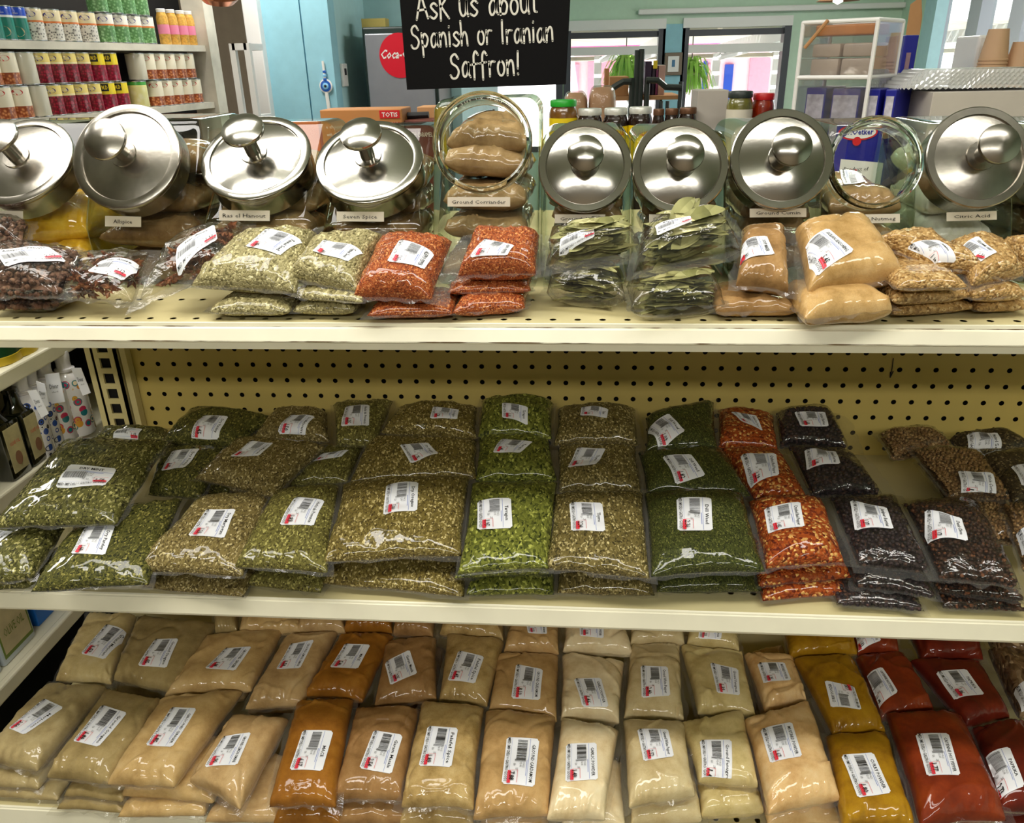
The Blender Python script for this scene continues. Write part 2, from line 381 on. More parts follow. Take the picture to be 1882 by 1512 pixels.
def bag(name, label, C4, t, mat, cat='spice bag', group=None, lab=None, lname='', price='2.05', rotl='cw', zmin=None, wr=.0016, lump=.22, nu=36, nv=40,
        flap=None, rim=.005, sq=.5, pinch=.035, pw=3.6, pleat=.065, fill=None, powder=False):
    _seed[0] += 1; sd = _seed[0]; rnd = random.Random(sd)
    C4 = np.array(C4, float); TL, TR, BR, BL = C4
    n = np.cross(TR+BR-TL-BL, TL+TR-BL-BR); n /= np.linalg.norm(n)
    if n[2] < 0: n = -n
    L = (np.linalg.norm(TL-BL)+np.linalg.norm(TR-BR))/2; W = (np.linalg.norm(TL-TR)+np.linalg.norm(BL-BR))/2
    cen = C4.mean(0); base = cen.copy(); base[2] = cen[2]-t*.45
    if zmin is not None: base[2] = max(base[2], zmin)
    root = thing(name, label, cat, base, group)
    def bil(u, v):
        a = ((1+u)/2)[..., None]; b = ((1+v)/2)[..., None]
        return BL*(1-a)*(1-b)+BR*a*(1-b)+TR*a*b+TL*(1-a)*b
    def shape(u, v):
        du = u*(1-pinch*(1-v**2))+.018*np.abs(u)**3*vn(v*2.3+9, u*0+sd, sd)
        dv = v*(1-pinch*(1-u**2))+.018*np.abs(v)**3*vn(u*2.3+5, v*0+sd, sd+1)
        return du, dv
    lin1 = np.linspace(-1, 1, nu); U1 = .55*lin1+.45*np.sin(lin1*math.pi/2)
    lin2 = np.linspace(-1, 1, nv); V1 = .55*lin2+.45*np.sin(lin2*math.pi/2)
    Ug, Vg = np.meshgrid(U1, V1)
    def heights(U, V):
        p = pw
        prof = np.clip(1-np.abs(U)**p, 0, 1)**sq*np.clip(1-np.abs(V)**p, 0, 1)**sq
        X = U*W/2; Y = V*L/2
        lo = vn(X/.065+3, Y/.065, sd)*.85+vn(X/.03, Y/.03+7, sd+2)*.15 if powder else vn(X/.045+3, Y/.045, sd)*.6+vn(X/.022, Y/.022+7, sd+2)*.4
        hs = t*.58*prof*(1+lump*lo)
        ed = np.maximum(np.abs(U), np.abs(V))
        wx = X+.010*vn(X/.03, Y/.03, sd+3); wy = Y+.010*vn(X/.03+5, Y/.03, sd+4)
        an = rnd_a
        rx = (wx*math.cos(an)+wy*math.sin(an)); ry = (-wx*math.sin(an)+wy*math.cos(an))
        r1 = np.clip(ridge(rx/.020, ry/.055, sd+5), 0, 1)**3; r2 = np.clip(ridge(ry/.013+3, rx/.034, sd+6), 0, 1)**4
        wrk = wr*(1.3*r1+.9*r2)*prof**.4*(.35+.9*ed**2)
        if powder:
            c1 = np.clip(ridge(rx/.042, ry/.12, sd+5), 0, 1)**7; c2 = np.clip(ridge(ry/.055+3, rx/.10, sd+6), 0, 1)**9; c3 = np.clip(ridge(rx/.060+2, ry/.075, sd+7), 0, 1)**8
            wrk = wr*(1.0*c1+.9*c2-1.1*c3)*prof**.3*(.55+.6*ed**2)
        # pleats running in from the seams
        kf = rnd_f*(1.7 if powder else 1); kd = .55 if powder else 1
        am = .55+.45*vn(X/.028+2, Y/.028, sd+12); pl = am*(np.sin(X/W*2*math.pi*kf+vn(X/.02, Y/.05, sd+8)*4.)*np.exp(-(1-np.abs(V))/(.16*kd))*np.where(V < 0, 1.9 if powder else 1.2, 1.)+np.sin(Y/L*2*math.pi*kf*1.2+vn(Y/.02, X/.05, sd+9)*4.)*np.exp(-(1-np.abs(U))/(.14*kd)))
        plt = t*pleat*pl*np.clip((1-ed)*9, 0, 1)
        return hs, wrk+plt, prof
    rnd_a = rnd.uniform(0, 3.1); rnd_f = rnd.uniform(3.2, 5.5)
    hs, hw, prof = heights(Ug, Vg)
    lab_uv = None
    if lab is not None:
        q = np.array(lab, float)
        up = {'cw': (1, 2, 3, 0), 'up': (0, 1, 2, 3), 'ccw': (3, 0, 1, 2), '180': (2, 3, 0, 1)}[rotl]
        qTL, qTR, qBR, qBL = [q[i] for i in up]
        cpx = q.mean(0)
        # plane of the bag raised to the height of the bulge under the label
        def hit(px, off):
            d = np.array([ray(a, b) for a, b in px]); o = cen+n*off
            tt = ((o-CAM)@n)/(d@n); return CAM+d*tt[:, None]
        off = t*.5
        for _ in range(3):
            uvc = np.clip(inv_bilinear(hit(cpx[None], off), C4, n), -.93, .93); h0, _, _ = heights(uvc[:, :1], uvc[:, 1:]); off = float(h0[0, 0])
        luv = lambda A: (lambda px: inv_bilinear(hit(px, off), C4, n))(
            (qBL[None]*(1-A[:, :1])*(1-A[:, 1:])+qBR[None]*A[:, :1]*(1-A[:, 1:])+qTR[None]*A[:, :1]*A[:, 1:]+qTL[None]*(1-A[:, :1])*A[:, 1:]))
        ctr = luv(np.array([[.5, .5]]))[0]; cr = luv(np.array([[0, 0], [1, 0], [1, 1], [0, 1.]]))
        rad = np.abs(cr-ctr).max(0)*1.08
        dd = np.maximum(np.abs(Ug-ctr[0])/rad[0], np.abs(Vg-ctr[1])/rad[1])
        hw = hw*np.clip((dd-.95)*4, .12, 1)
    du, dv = shape(Ug, Vg)
    B0 = bil(du, dv)
    top = B0+n*(hs+hw)[..., None]
    lo2 = vn(Ug*2.2+1, Vg*2.2, sd+11)
    bot = B0-n*(t*.42*prof*(1+.12*lo2))[..., None]
    if zmin is not None:
        bot[..., 2] = np.maximum(bot[..., 2], zmin+.0008); top[..., 2] = np.maximum(top[..., 2], zmin+.0016)
    nvv, nuu = Ug.shape; idx = np.arange(nvv*nuu).reshape(nvv, nuu)
    V = top.reshape(-1, 3); Fc = []
    a = np.stack([idx[:-1, :-1], idx[:-1, 1:], idx[1:, 1:], idx[1:, :-1]], -1).reshape(-1, 4)
    inner = np.zeros_like(idx, bool); inner[1:-1, 1:-1] = True
    bidx = idx.copy(); bidx[inner] = nvv*nuu+np.arange(inner.sum())
    V = np.concatenate([V, bot[inner]])
    b = np.stack([bidx[:-1, :-1], bidx[1:, :-1], bidx[1:, 1:], bidx[:-1, 1:]], -1).reshape(-1, 4)
    pouch = meshob('clear_pouch' if fill else 'filled_pouch', V, np.concatenate([a, b]).tolist(), MT['pouchfilm'] if fill else mat, root)
    if fill:
        kind, sz, nm_ = fill
        def at(u, v, f):        # f 0..1 from the bottom film to the top film, keeping sz*.5 clear of both
            U_ = np.array([[u]]); V_ = np.array([[v]]); h1, _, pr = heights(U_, V_); su, sv = shape(U_, V_); p0 = bil(su, sv)[0, 0]
            hi = float(h1[0, 0])-sz*.5-.0012; lo_ = -float(t*.42*pr[0, 0])*.9+sz*.5; q_ = p0+n*(lo_+max(hi-lo_, 0)*f)
            if zmin is not None: q_ = q_+np.array([0, 0, max(0, zmin+.001+sz*.4-q_[2])])
            return q_
        fm = MB(); ex = (TR-TL+BR-BL); ex /= np.linalg.norm(ex); ey = np.cross(n, ex)
        if kind == 'ball':
            bm = bmesh.new(); bmesh.ops.create_icosphere(bm, subdivisions=1, radius=1); bV = np.array([v.co[:] for v in bm.verts]); bF = [[v.index for v in f.verts] for f in bm.faces]; bm.free()
            nx_, ny_ = max(3, int(W*.93/sz)), max(3, int(L*.93/(sz*.87)))
            for f in ((1.0, .0) if t > sz*2 else (1.0,)):
                for j in range(ny_):
                    for i in range(nx_):
                        if f == 0 and 3 < j: continue
                        u = -.93+1.86*(i+.5*(j % 2)+rnd.uniform(-.34, .34))/(nx_-.5); v = -.93+1.86*(j+rnd.uniform(-.32, .32))/(ny_-1)
                        if abs(u) > .95: continue
                        fm.add(bV*(sz*.5*rnd.uniform(.85, 1.08))+at(u, v, f-(f-.5)*rnd.uniform(0, .14)), bF)
            kk = 12; gu = np.linspace(-.9, .9, kk); cV = [at(u, v, .80) for v in gu for u in gu]+[at(u, v, .1) for v in gu for u in gu]; ci = np.arange(kk*kk).reshape(kk, kk)
            cF = [(ci[j, i], ci[j, i+1], ci[j+1, i+1], ci[j+1, i]) for j in range(kk-1) for i in range(kk-1)]; fm.add(np.array(cV), cF+[tuple(x+kk*kk for x in f[::-1]) for f in cF])
        elif kind == 'leaf':
            for k in range(95):
                u, v = rnd.uniform(-.44, .44), rnd.uniform(-.46, .40); f = (k/95)**.8; c_ = at(u, v, f); an = rnd.gauss(0, .32)+(math.pi if rnd.random() < .5 else 0); ln = rnd.uniform(.05, .075)*min(1, W/.13); wd_ = ln*rnd.uniform(.28, .36)
                d1 = ex*math.cos(an)+ey*math.sin(an); tl = rnd.gauss(0, .06); d2 = np.cross(n, d1); d2 = d2*math.cos(tl*3)+n*math.sin(tl*3); d1 = d1+n*tl; lv = []; cur = rnd.uniform(-.08, .10)
                for i in range(9):
                    s = i/8; wv = wd_*.5*math.sin(math.pi*min(1, s*.97+.02))**.75; ce = c_+d1*(s-.5)*ln+n*(cur*ln*(1-(2*s-1)**2)); wb = .0006*math.sin(s*9+k)
                    lv += [ce-d2*wv+n*(.0012+wb), ce, ce+d2*wv+n*(.0012-wb)]
                fm.add(np.array(lv), [(3*i+a_, 3*i+a_+1, 3*i+a_+4, 3*i+a_+3) for i in range(8) for a_ in (0, 1)])
        elif kind == 'star':
            for k in range(34):
                c_ = at(rnd.uniform(-.75, .75), rnd.uniform(-.75, .75), (k/34)**.6); tq = Euler((rnd.gauss(0, .5), rnd.gauss(0, .5), rnd.uniform(0, 6))).to_matrix(); R_s = rnd.uniform(.010, .015)
                for a_ in range(8):
                    th_ = a_*math.pi/4; l_ = R_s*rnd.uniform(.75, 1.1); dr = np.array([math.cos(th_), math.sin(th_), 0]); sd_ = np.array([-math.sin(th_), math.cos(th_), 0]); zz = np.array([0, 0, 1.])
                    pv = [dr*.001, dr*l_*.5+sd_*l_*.2+zz*.002, dr*l_, dr*l_*.5-sd_*l_*.2+zz*.002, dr*l_*.5-zz*l_*.22]
                    pv = np.array([np.array(tq @ Vector(p_)) for p_ in pv])+c_; fm.add(pv, [(0, 1, 4), (1, 2, 4), (2, 3, 4), (3, 0, 4), (0, 4, 1)])
        o_ = fm.build(nm_, mat, root, smooth=(kind == 'ball')); o_['kind'] = 'stuff'
    # clear seal along the edge
    if rim:
        per = [(x, -1.) for x in np.linspace(-1, 1, 26)[:-1]]+[(1., x) for x in np.linspace(-1, 1, 26)[:-1]]+[(x, 1.) for x in np.linspace(1, -1, 26)[:-1]]+[(-1., x) for x in np.linspace(1, -1, 26)[:-1]]
        per = np.array(per); m = len(per); RV = []
        ang = np.arange(m)/m*2*math.pi
        for j, (k, wv) in enumerate(((.965, 0), (1.0, .3), (1.0, 1.0))):
            e = rim*(1.0 if j == 2 else 0)*(1+.5*vn(np.cos(ang)*4, np.sin(ang)*4, sd+20))
            u = per[:, 0]*k+np.sign(per[:, 0])*(np.abs(per[:, 0]) > .999)*e/(W/2); v = per[:, 1]*k+np.sign(per[:, 1])*(np.abs(per[:, 1]) > .999)*e/(L/2)
            su, sv = shape(np.clip(u, -1, 1), np.clip(v, -1, 1)); su += u-np.clip(u, -1, 1); sv += v-np.clip(v, -1, 1)
            p = bil(su, sv)+n*(wv*(.0045 if powder else .0025)*vn(np.cos(ang)*6+3, np.sin(ang)*6, sd+21))[:, None]
            if flap and j == 2:
                for (side, ext) in flap:
                    ax = {'R': (per[:, 0] > .999), 'L': (per[:, 0] < -.999), 'T': (per[:, 1] > .999), 'B': (per[:, 1] < -.999)}[side]
                    dirv = {'R': TR+BR-TL-BL, 'L': TL+BL-TR-BR, 'T': TL+TR-BL-BR, 'B': BL+BR-TL-TR}[side]; dirv = dirv/np.linalg.norm(dirv)
                    other = per[:, 1] if side in 'RL' else per[:, 0]
                    p[ax] += dirv*ext*((1-.35*np.abs(other[ax])**3))[:, None]-np.array([0, 0, 1])*.15*ext
            if zmin is not None: p[:, 2] = np.maximum(p[:, 2], zmin+.0012)
            RV.append(p)
        RV = np.concatenate(RV); RF = []
        for j in range(2):
            for k in range(m):
                k2 = (k+1) % m; RF.append((j*m+k, j*m+k2, (j+1)*m+k2, (j+1)*m+k))
        meshob('film_seal', RV, RF, MT['film'], root)
    if lab is not None:
        def surf(A, lift):
            uv = np.clip(luv(A), -.97, .97)
            h, w_, _ = heights(uv[:, :1], uv[:, 1:]); su, sv = shape(uv[:, 0], uv[:, 1])
            return bil(su, sv)+n*(h+np.abs(w_)*.12+lift)
        na, nb = 25, 17; c = .045
        A = np.array([(x, y) for y in np.linspace(0, 1, nb) for x in np.linspace(0, 1, na)])
        # rounded corners
        for i, (x, y) in enumerate(A.tolist()):
            if x in (0., 1.) and y in (0., 1.): A[i] = (abs(x-c*.6), abs(y-c*.8))
        LF = [(j*na+i, j*na+i+1, (j+1)*na+i+1, (j+1)*na+i) for j in range(nb-1) for i in range(na-1)]
        lo = meshob('price_label', surf(A, .0010), LF, MT['paper'], root)
        PV = []; PF = []; PI = []; LF2 = []; k = 0
        for (v2, f2, mi) in print_layout(lname, price, rnd):
            LF2.append(np.full((len(v2), 1), .0013+.00004*len(LF2))); PV.append(v2); PF += [tuple(i+k for i in f) for f in f2]; PI += [mi]*len(f2); k += len(v2)
        meshob('label_print', surf(np.concatenate(PV), np.concatenate(LF2)), PF, LABMATS, lo, midx=PI, smooth=False)
    return root

# ================================================================== SETTING
XR = float(Py(1652, 60, 6.8)[0])           # right hand glass wall
XL, YN, YF, ZC = -3.2, -4.6, 6.8, 2.9
def struct(name, mb, mats, smooth=False):
    o = mb.build(name, mats, None, smooth); o['kind'] = 'structure'; return o
MT['floor'] = plain('floor_tile', rgb(120, 108, 88), .4, noise=.25, nscale=3)
MT['mint'] = plain('mint_wall_paint', rgb(200, 226, 204), .6, noise=.04)
MT['sky_blue'] = plain('blue_wall_paint', rgb(146, 198, 214), .6, noise=.05)
MT['teal'] = plain('teal_wall_paint', rgb(176, 214, 220), .6, noise=.05)
MT['beige'] = plain('beige_wall_paint', rgb(176, 160, 138), .7, noise=.06)
MT['ceil'] = plain('ceiling_paint', rgb(215, 225, 205), .8)
MT['trimw'] = plain('white_trim', rgb(236, 234, 232), .4)
MT['dkframe'] = plain('dark_window_frame', rgb(70, 72, 80), .4)
MT['alu'] = plain('aluminium_frame', rgb(176, 180, 188), .35, .3)
struct('floor', MB().box(XL, XR+.1, YN, YF+.1, -.1, 0), MT['floor'])
struct('ceiling', MB().box(XL, XR+.1, YN, YF+.1, ZC, ZC+.1), MT['ceil'])
struct('wall_left', MB().box(XL-.1, XL, YN, YF+.1, 0, ZC), MT['beige'])
struct('wall_near', MB().box(XL, XR, YN-.1, YN, 0, ZC), MT['beige'])

# far wall with three shop windows
wx = [(float(Py(850, 100, YF)[0]), float(Py(1028, 100, YF)[0])), (float(Py(1043, 100, YF)[0]), float(Py(1215, 100, YF)[0])), (float(Py(1258, 100, YF)[0]), float(Py(1443, 100, YF)[0]))]
zt = float(Py(1130, 47, YF)[2]); zb = .75
mb = MB(); xs = [XL] + [a for p in wx for a in p] + [XR+.1]
for i in range(0, len(xs), 2): mb.box(xs[i], xs[i+1], YF, YF+.14, 0, zt)
mb.box(XL, XR+.1, YF, YF+.14, zt, ZC)
for a, b in wx: mb.box(a, b, YF, YF+.14, 0, zb)
struct('wall_far', mb, MT['mint'])
mb = MB()
x0 = float(Py(1217, 100, YF-.01)[0]); x1 = float(Py(1257, 100, YF-.01)[0])
mb.box(x0, x1, YF-.02, YF-.002, 0, zt)
struct('trim_1', mb, MT['sky_blue'])
z1 = float(Py(1200, 22, YF)[2])
struct('trim_2', MB().box(1.2, XR, YF-.07, YF-.001, z1-.022, z1+.022, bev=.008), MT['trimw'])
for k, (a, b) in enumerate(wx):
    o = struct('window_%d' % (k+1), MB().box(a, b, YF+.05, YF+.056, zb, zt), MT['pane'])
    fr = MB()
    for (p, q) in ((a-.03, a+.03), (b-.03, b+.03)): fr.box(p, q, YF-.02, YF+.1, zb, zt)
    fr.box(a, b, YF+.02, YF+.08, zt-.10, zt-.05); fr.box(a, b, YF+.02, YF+.08, zb, zb+.05)
    fr.box(a-.03, b+.03, YF-.04, YF+.02, zt-.035, zt+.045, 1)
    f = fr.build('window_frame', [MT['dkframe'], MT['trimw']]); f.parent = o
    blind = MB().box(a+.02, b-.02, YF-.015, YF+.015, zt-.24, zt-.17, 0).build('roller_blind', MT['trimw']); blind.parent = o

# right hand wall of shop glazing
mb = MB(); mb.box(XR, XR+.1, YN, YF, 2.25, ZC); mb.box(XR, XR+.1, YN, YF, 0, .55); mb.box(XR, XR+.1, YN, 2.2, .5, 2.3)
yk = [float(Px(u, 100, XR)[1]) for u in (1708, 1784, 1862, 1960)]
mb.box(XR, XR+.1, yk[0], YF, .5, 2.3)
struct('wall_right', mb, MT['mint'])
struct('trim_3', MB().box(XR-.05, XR+.04, yk[0]-.10, yk[0]+.12, 0, 2.3), MT['teal'])
for k in range(3):
    a, b = yk[k+1], yk[k]
    o = struct('window_%d' % (k+4), MB().box(XR+.05, XR+.056, a, b, .55, 2.25), MT['pane'])
    fr = MB()
    for p in (a, b-.09): fr.box(XR-.03, XR+.07, p, p+.09, .55, 2.25)
    fr.box(XR-.02, XR+.06, a, b, 2.17, 2.25); fr.box(XR-.02, XR+.06, a, b, 1.80, 1.86) if k == 2 else None
    fr.box(XR-.02, XR+.06, a, b, .55, .62)
    f = fr.build('window_frame', MT['alu']); f.parent = o

# blue partition, white door casing, passage
YP = 3.5
pa = float(Py(487, 120, YP)[0]); pb = float(Py(613, 120, YP)[0]); ps = float(Py(556, 60, YP)[0])
YA = 4.3; ac = float(Py(846, 120, YA)[0])
mb = MB().box(pa, ps-.004, YP, YP+.12, 0, ZC).box(ps+.004, pb, YP, YP+.12, 0, ZC).box(ps-.01, ps+.01, YP+.02, YP+.1, 0, ZC)
struct('wall_partition', mb, MT['sky_blue'])
struct('wall_return', MB().box(pb-.1, pb-.005, YP+.12, YA, 0, ZC), MT['teal'])
struct('wall_alcove', MB().box(pb-.1, ac, YA, YA+.1, 0, ZC), MT['teal'])
struct('wall_side', MB().box(ac-.1, ac, YA+.1, YF, 0, ZC), MT['teal'])
ca = float(Py(463, 120, YP-.03)[0])
struct('door_1', MB().box(ca, pa+.02, YP-.06, YP+.14, 0, ZC, bev=.006), MT['trimw'])
pw = float(Py(300, 120, 4.6)[0])
struct('wall_passage', MB().box(pw-1, pa, 4.5, 4.6, 0, ZC), MT['beige'])

# fluorescent fixtures
for k, (x, y, z, sx, sy, e) in enumerate(LAMPS):
    t = thing('ceiling_light', 'white ceiling light fixture %s' % ('over the jar shelf', 'over the shelf edge', 'over the aisle behind the viewer', 'by the blue partition', 'near the shop windows', 'over the canned goods')[k], 'ceiling light', (x, y, z+.03))
    MB().box(x-sx/2-.02, x+sx/2+.02, y-sy/2-.02, y+sy/2+.02, z+.012, z+.045, bev=.006).build('housing', MT['trimw'], t)
    for s in (-1, 1):
        q = (x+s*sx*.4, y, 0) if sx > sy else (x, y+s*sy*.4, 0)
        MB().tube([(q[0], q[1], z+.045), (q[0], q[1], ZC)], .004, 6).build('hanger_rod', MT['trimw'], t)

# outside: paving, porch, buildings
MT['pave'] = plain('pale_paving', rgb(225, 222, 215), .8, noise=.08, nscale=2)
MT['lath'] = plain('porch_lath', rgb(200, 190, 170), .7, noise=.15, nscale=6)
MT['pink'] = plain('pink_facade', rgb(236, 178, 196), .8, noise=.05)
MT['awn'] = plain('red_awning', rgb(220, 70, 120), .7)
MT['bdoor'] = plain('blue_door_paint', rgb(20, 80, 190), .5)
struct('ground_outside', MB().box(-20, 26, YF+.15, 40, -.12, -.1).box(XR+.15, 26, -6, YF+.15, -.12, -.1), MT['pave'])
bl = thing('building', 'pink and white building across the street seen through the windows', 'building', (4, 17, -.1))
MB().box(-8, 20, 17, 19, -.1, 5).build('facade', MT['trimw'], bl)
for u0, u1, v0, v1, m_ in ((1050, 1065, 118, 143, 'pink'), (1080, 1132, 112, 150, 'pink'), (1375, 1430, 105, 150, 'pink'), (1330, 1348, 118, 150, 'bdoor'), (1290, 1300, 112, 160, 'bdoor'), (1298, 1306, 118, 160, 'pink')):
    a = Py(u0, v1, 16.98); b = Py(u1, v0, 16.98)
    MB().box(a[0], b[0], 16.93, 17.0, max(-.1, a[2]-.4), b[2]).build('door' if m_ == 'bdoor' else 'wall_panel', MT[m_], bl)
for u0, u1, k in ((1045, 1200, 0), (1262, 1440, 1)):
    a = Py(u0, 96, 15.5); b = Py(u1, 86, 15.5)
    aw = MB(); aw.add([(a[0], 17, b[2]+.5), (b[0], 17, b[2]+.5), (b[0], 15.4, b[2]+.05), (a[0], 15.4, b[2]+.05), (a[0], 15.4, a[2]), (b[0], 15.4, a[2])], [(0, 1, 2, 3), (3, 2, 5, 4)])
    o = aw.build('awning', MT['awn'], bl)
po = thing('porch', 'pale lath porch roof with slanted braces outside the shop windows', 'porch', (4.4, 8.8, -.1))
zr = lambda y: float(Py(1130, 56, 7.1)[2])+(y-7.1)/3.6*float(Py(1130, 84, 10.7)[2]-Py(1130, 56, 7.1)[2])
zpo = zr(8.2)-.02
mb = MB()
for k in range(22): y = YF+.3+k*.165; mb.box(-1, 9, y, y+.11, zr(y), zr(y)+.02)
mb.build('lath_roof', MT['lath'], po)
for k in range(9):
    x = -.6+k*1.05; V = [(x+dx, y, zr(y)+dz) for y in (7.0, 10.8) for dx in (0, .09) for dz in (-.12, -.005)]
    MB().add(V, [(0, 1, 3, 2), (4, 6, 7, 5), (0, 4, 5, 1), (2, 3, 7, 6), (0, 2, 6, 4), (1, 5, 7, 3)]).build('rafter', MT['trimw'], po)
bm1 = float(Py(1130, 103, 10.6)[2]); bm0 = float(Py(1130, 111, 10.6)[2])
for u in (1098, 1313, 1422, 1160):
    p = Py(u, 150, 10.6); MB().box(p[0]-.05, p[0]+.05, 10.55, 10.65, -.1, zr(10.6)-.12).build('post', MT['trimw'], po)
    MB().tube([(p[0], 10.6, bm0), (p[0]+.35, 10.3, zr(10.3)-.1)], .04, 6).build('brace', MT['trimw'], po)
MB().box(-1, 9, 10.56, 10.64, bm0, bm1).build('beam', MT['lath'], po)
MT['fern'] = plain('fern_leaf', rgb(176, 228, 96), .6, noise=.25, nscale=8)
for (u, v, lb) in ((1150, 128, 'green hanging fern seen through the middle window'), (1270, 135, 'green hanging fern seen through the right window')):
    p = Py(u, v, 8.2); t = thing('hanging_fern', lb, 'plant', p, 'hanging ferns')
    MB().lathe([(.06, -.16), (.11, -.02), (.12, 0)], p, n=14).build('pot', MT['lath'], t)
    rnd = random.Random(u); fm = MB()
    for k in range(150):
        a = rnd.uniform(0, 6.28); l = rnd.uniform(.12, .30); up = rnd.uniform(.02, .24); q = []
        for s in range(6):
            f = s/5; q.append(np.array(p)+np.array([math.cos(a)*l*f, math.sin(a)*l*f, up*math.sin(f*2.6)-.22*f*f]))
        wv = np.array([-math.sin(a), math.cos(a), 0])*.022
        V = []; Fc = []
        for s, x in enumerate(q): V += [x-wv*(1-.8*s/5), x+wv*(1-.8*s/5)]
        for s in range(5): Fc.append((2*s, 2*s+1, 2*s+3, 2*s+2))
        fm.add(V, Fc)
    o = fm.build('fronds', MT['fern'], t)
    MB().tube([p, (p[0], p[1], zpo+.05)], .006, 5).build('hanger', MT['dkframe'], t)

# ================================================================== GONDOLA
ZT, ZM, ZB = 1.300, .986, .685
X0, X1 = -.09, 1.95
go = thing('gondola_frame', 'cream metal gondola frame with perforated back panel and slotted upright', 'shelving', (0, 0, 0))
PEG = holes_mat('pegboard_metal', rgb(206, 184, 104), {'axis': 'Z', 'x0': 0.0, 'o0': 1.15, 'r': .0037})
mb = MB(); mb.quad((-.022, 0, .10), (X1, 0, .10), (X1, 0, ZT-.012), (-.022, 0, ZT-.012)); mb.build('perforated_back_panel', PEG, go)
MB().box(-.022, X1, .022, .03, .10, ZT-.012).build('hole_shade_panel', MT['dark'], go)  # dark sheet added so the holes show painted-in shade
# slotted upright: face strip with real slots
def upright(xa, xb, name):
    u = MB(); y = -.022; zz = .10; c = (xa+xb)/2; sw = .0085
    u.box(xa, c-sw, y, y+.004, .10, ZT-.012); u.box(c+sw, xb, y, y+.004, .10, ZT-.012)
    k = 0; z = .10; gap = .0085; pit = .0254
    while z < ZT-.03:
        u.box(c-sw, c+sw, y, y+.004, z, z+gap); z += pit
    u.box(xa, xa+.004, y, y+.05, .10, ZT-.012); u.box(xb-.004, xb, y, y+.05, .10, ZT-.012)
    u.box(xa-.013, xa-.003, y+.006, y+.05, .10, ZT-.012); u.box(xb+.003, xb+.012, y+.006, y+.02, .10, ZT-.012)
    u.box(xa+.004, xb-.004, y+.007, y+.010, .10, ZT-.012, 1)  # dark strip standing in for the shade inside the slots
    return u.build(name, [MT['cream'], MT['dark']], go)
upright(-.066, -.026, 'slotted_upright'); upright(1.78, 1.82, 'slotted_upright')
MB().box(X0, X1, -.46, .02, 0, .10).build('base_plinth', MT['cream'], go)
bdk = plain('shelf_paint', rgb(222, 208, 150), .36, noise=.10, nscale=7)
def shelf(label, z, prof, yb, nm, hy=.012):
    t = thing('metal_shelf', label, 'shelf', (.9, -.2, z-.02), 'cream metal shelves')
    D = holes_mat('shelf_deck_%s' % nm, rgb(214, 202, 152), {'axis': 'Y', 'x0': .1169-ORG[t.name][0], 'ys': [prof[0][0]+hy-ORG[t.name][1], prof[0][0]+.085-ORG[t.name][1]], 'r': .0034})
    d = MB(); d.quad((X0, prof[0][0], z), (X1, prof[0][0], z), (X1, yb, z), (X0, yb, z)); d.build('deck', D, t)
    MB().box(X0, X1, prof[0][0]+.01, yb, z-.021, z-.018).build('under_tray', MT['cream'], t)
    V, Fc = extrude_x([(y, z+dz) for y, dz in prof], X0, X1); o = meshob('price_rail_lip', V, Fc, MT['creamlip'], t, smooth=False)
    return t
t_top = shelf('top cream shelf with chipped front rail carrying glass jars', ZT, [(-.3385, 0), (-.3400, -.0005), (-.3405, -.0045), (-.3415, -.0052), (-.3445, -.0055), (-.3500, -.0170), (-.3500, -.0182), (-.3460, -.0200), (-.3455, -.0275), (-.338, -.0275), (-.338, -.004)], .33, 'top')
shelf('middle cream shelf covered with bags of dried herbs and seeds', ZM, [(-.3890, 0), (-.3910, -.0008), (-.3915, -.0025), (-.3930, -.0030), (-.3985, -.0195), (-.3975, -.0225), (-.3930, -.0245), (-.386, -.0245), (-.386, -.004)], -.001, 'mid', .034)
shelf('bottom cream shelf filled with bags of ground spices', ZB, [(-.4400, 0), (-.4420, -.0008), (-.4425, -.0025), (-.4440, -.0030), (-.4495, -.0225), (-.4485, -.0255), (-.4430, -.0285), (-.436, -.0285), (-.436, -.004)], -.001, 'low', .034)
# chipped paint along the top rail; the upper strip paints in the groove's shadow
MT['wear_shade'] = plain('bare_metal_and_groove_shade', rgb(112, 86, 52), .6, noise=.3, nscale=60)
for y_, z_, hm, sd_ in ((-.3503, ZT-.0172, .0013, 3), (-.3408, ZT-.0040, .0011, 8)):
    xs_ = np.linspace(X0, X1, 500); hh_ = hm*np.clip(.25+.9*vn(xs_*31, xs_*0+sd_, sd_)+.5*vn(xs_*110, xs_*0+2, sd_), .12, 1)
    V = np.concatenate([np.stack([xs_, np.full(500, y_), np.full(500, z_)+hh_*.4], 1), np.stack([xs_, np.full(500, y_+.0001), z_-hh_*.6], 1)])
    meshob('chipped_edge_groove_shade', V, [(i, i+1, 500+i+1, 500+i) for i in range(499)], MT['wear_shade'], t_top, smooth=False)
# pencilled arrow on the back panel
a = [Py(1642, 658, -.001), Py(1640, 675, -.001), Py(1636, 694, -.001)]
MB().tube(a, .0007, 5).tube([Py(1642, 682, -.001), a[2]], .0007, 5).tube([Py(1636.5, 683, -.001), a[2]], .0006, 5).build('pencil_mark', MT['black'], go)
# closed back of the gondola
MB().box(X0, X1, .335, .345, .1, ZT-.03).build('rear_panel', MT['cream'], go)


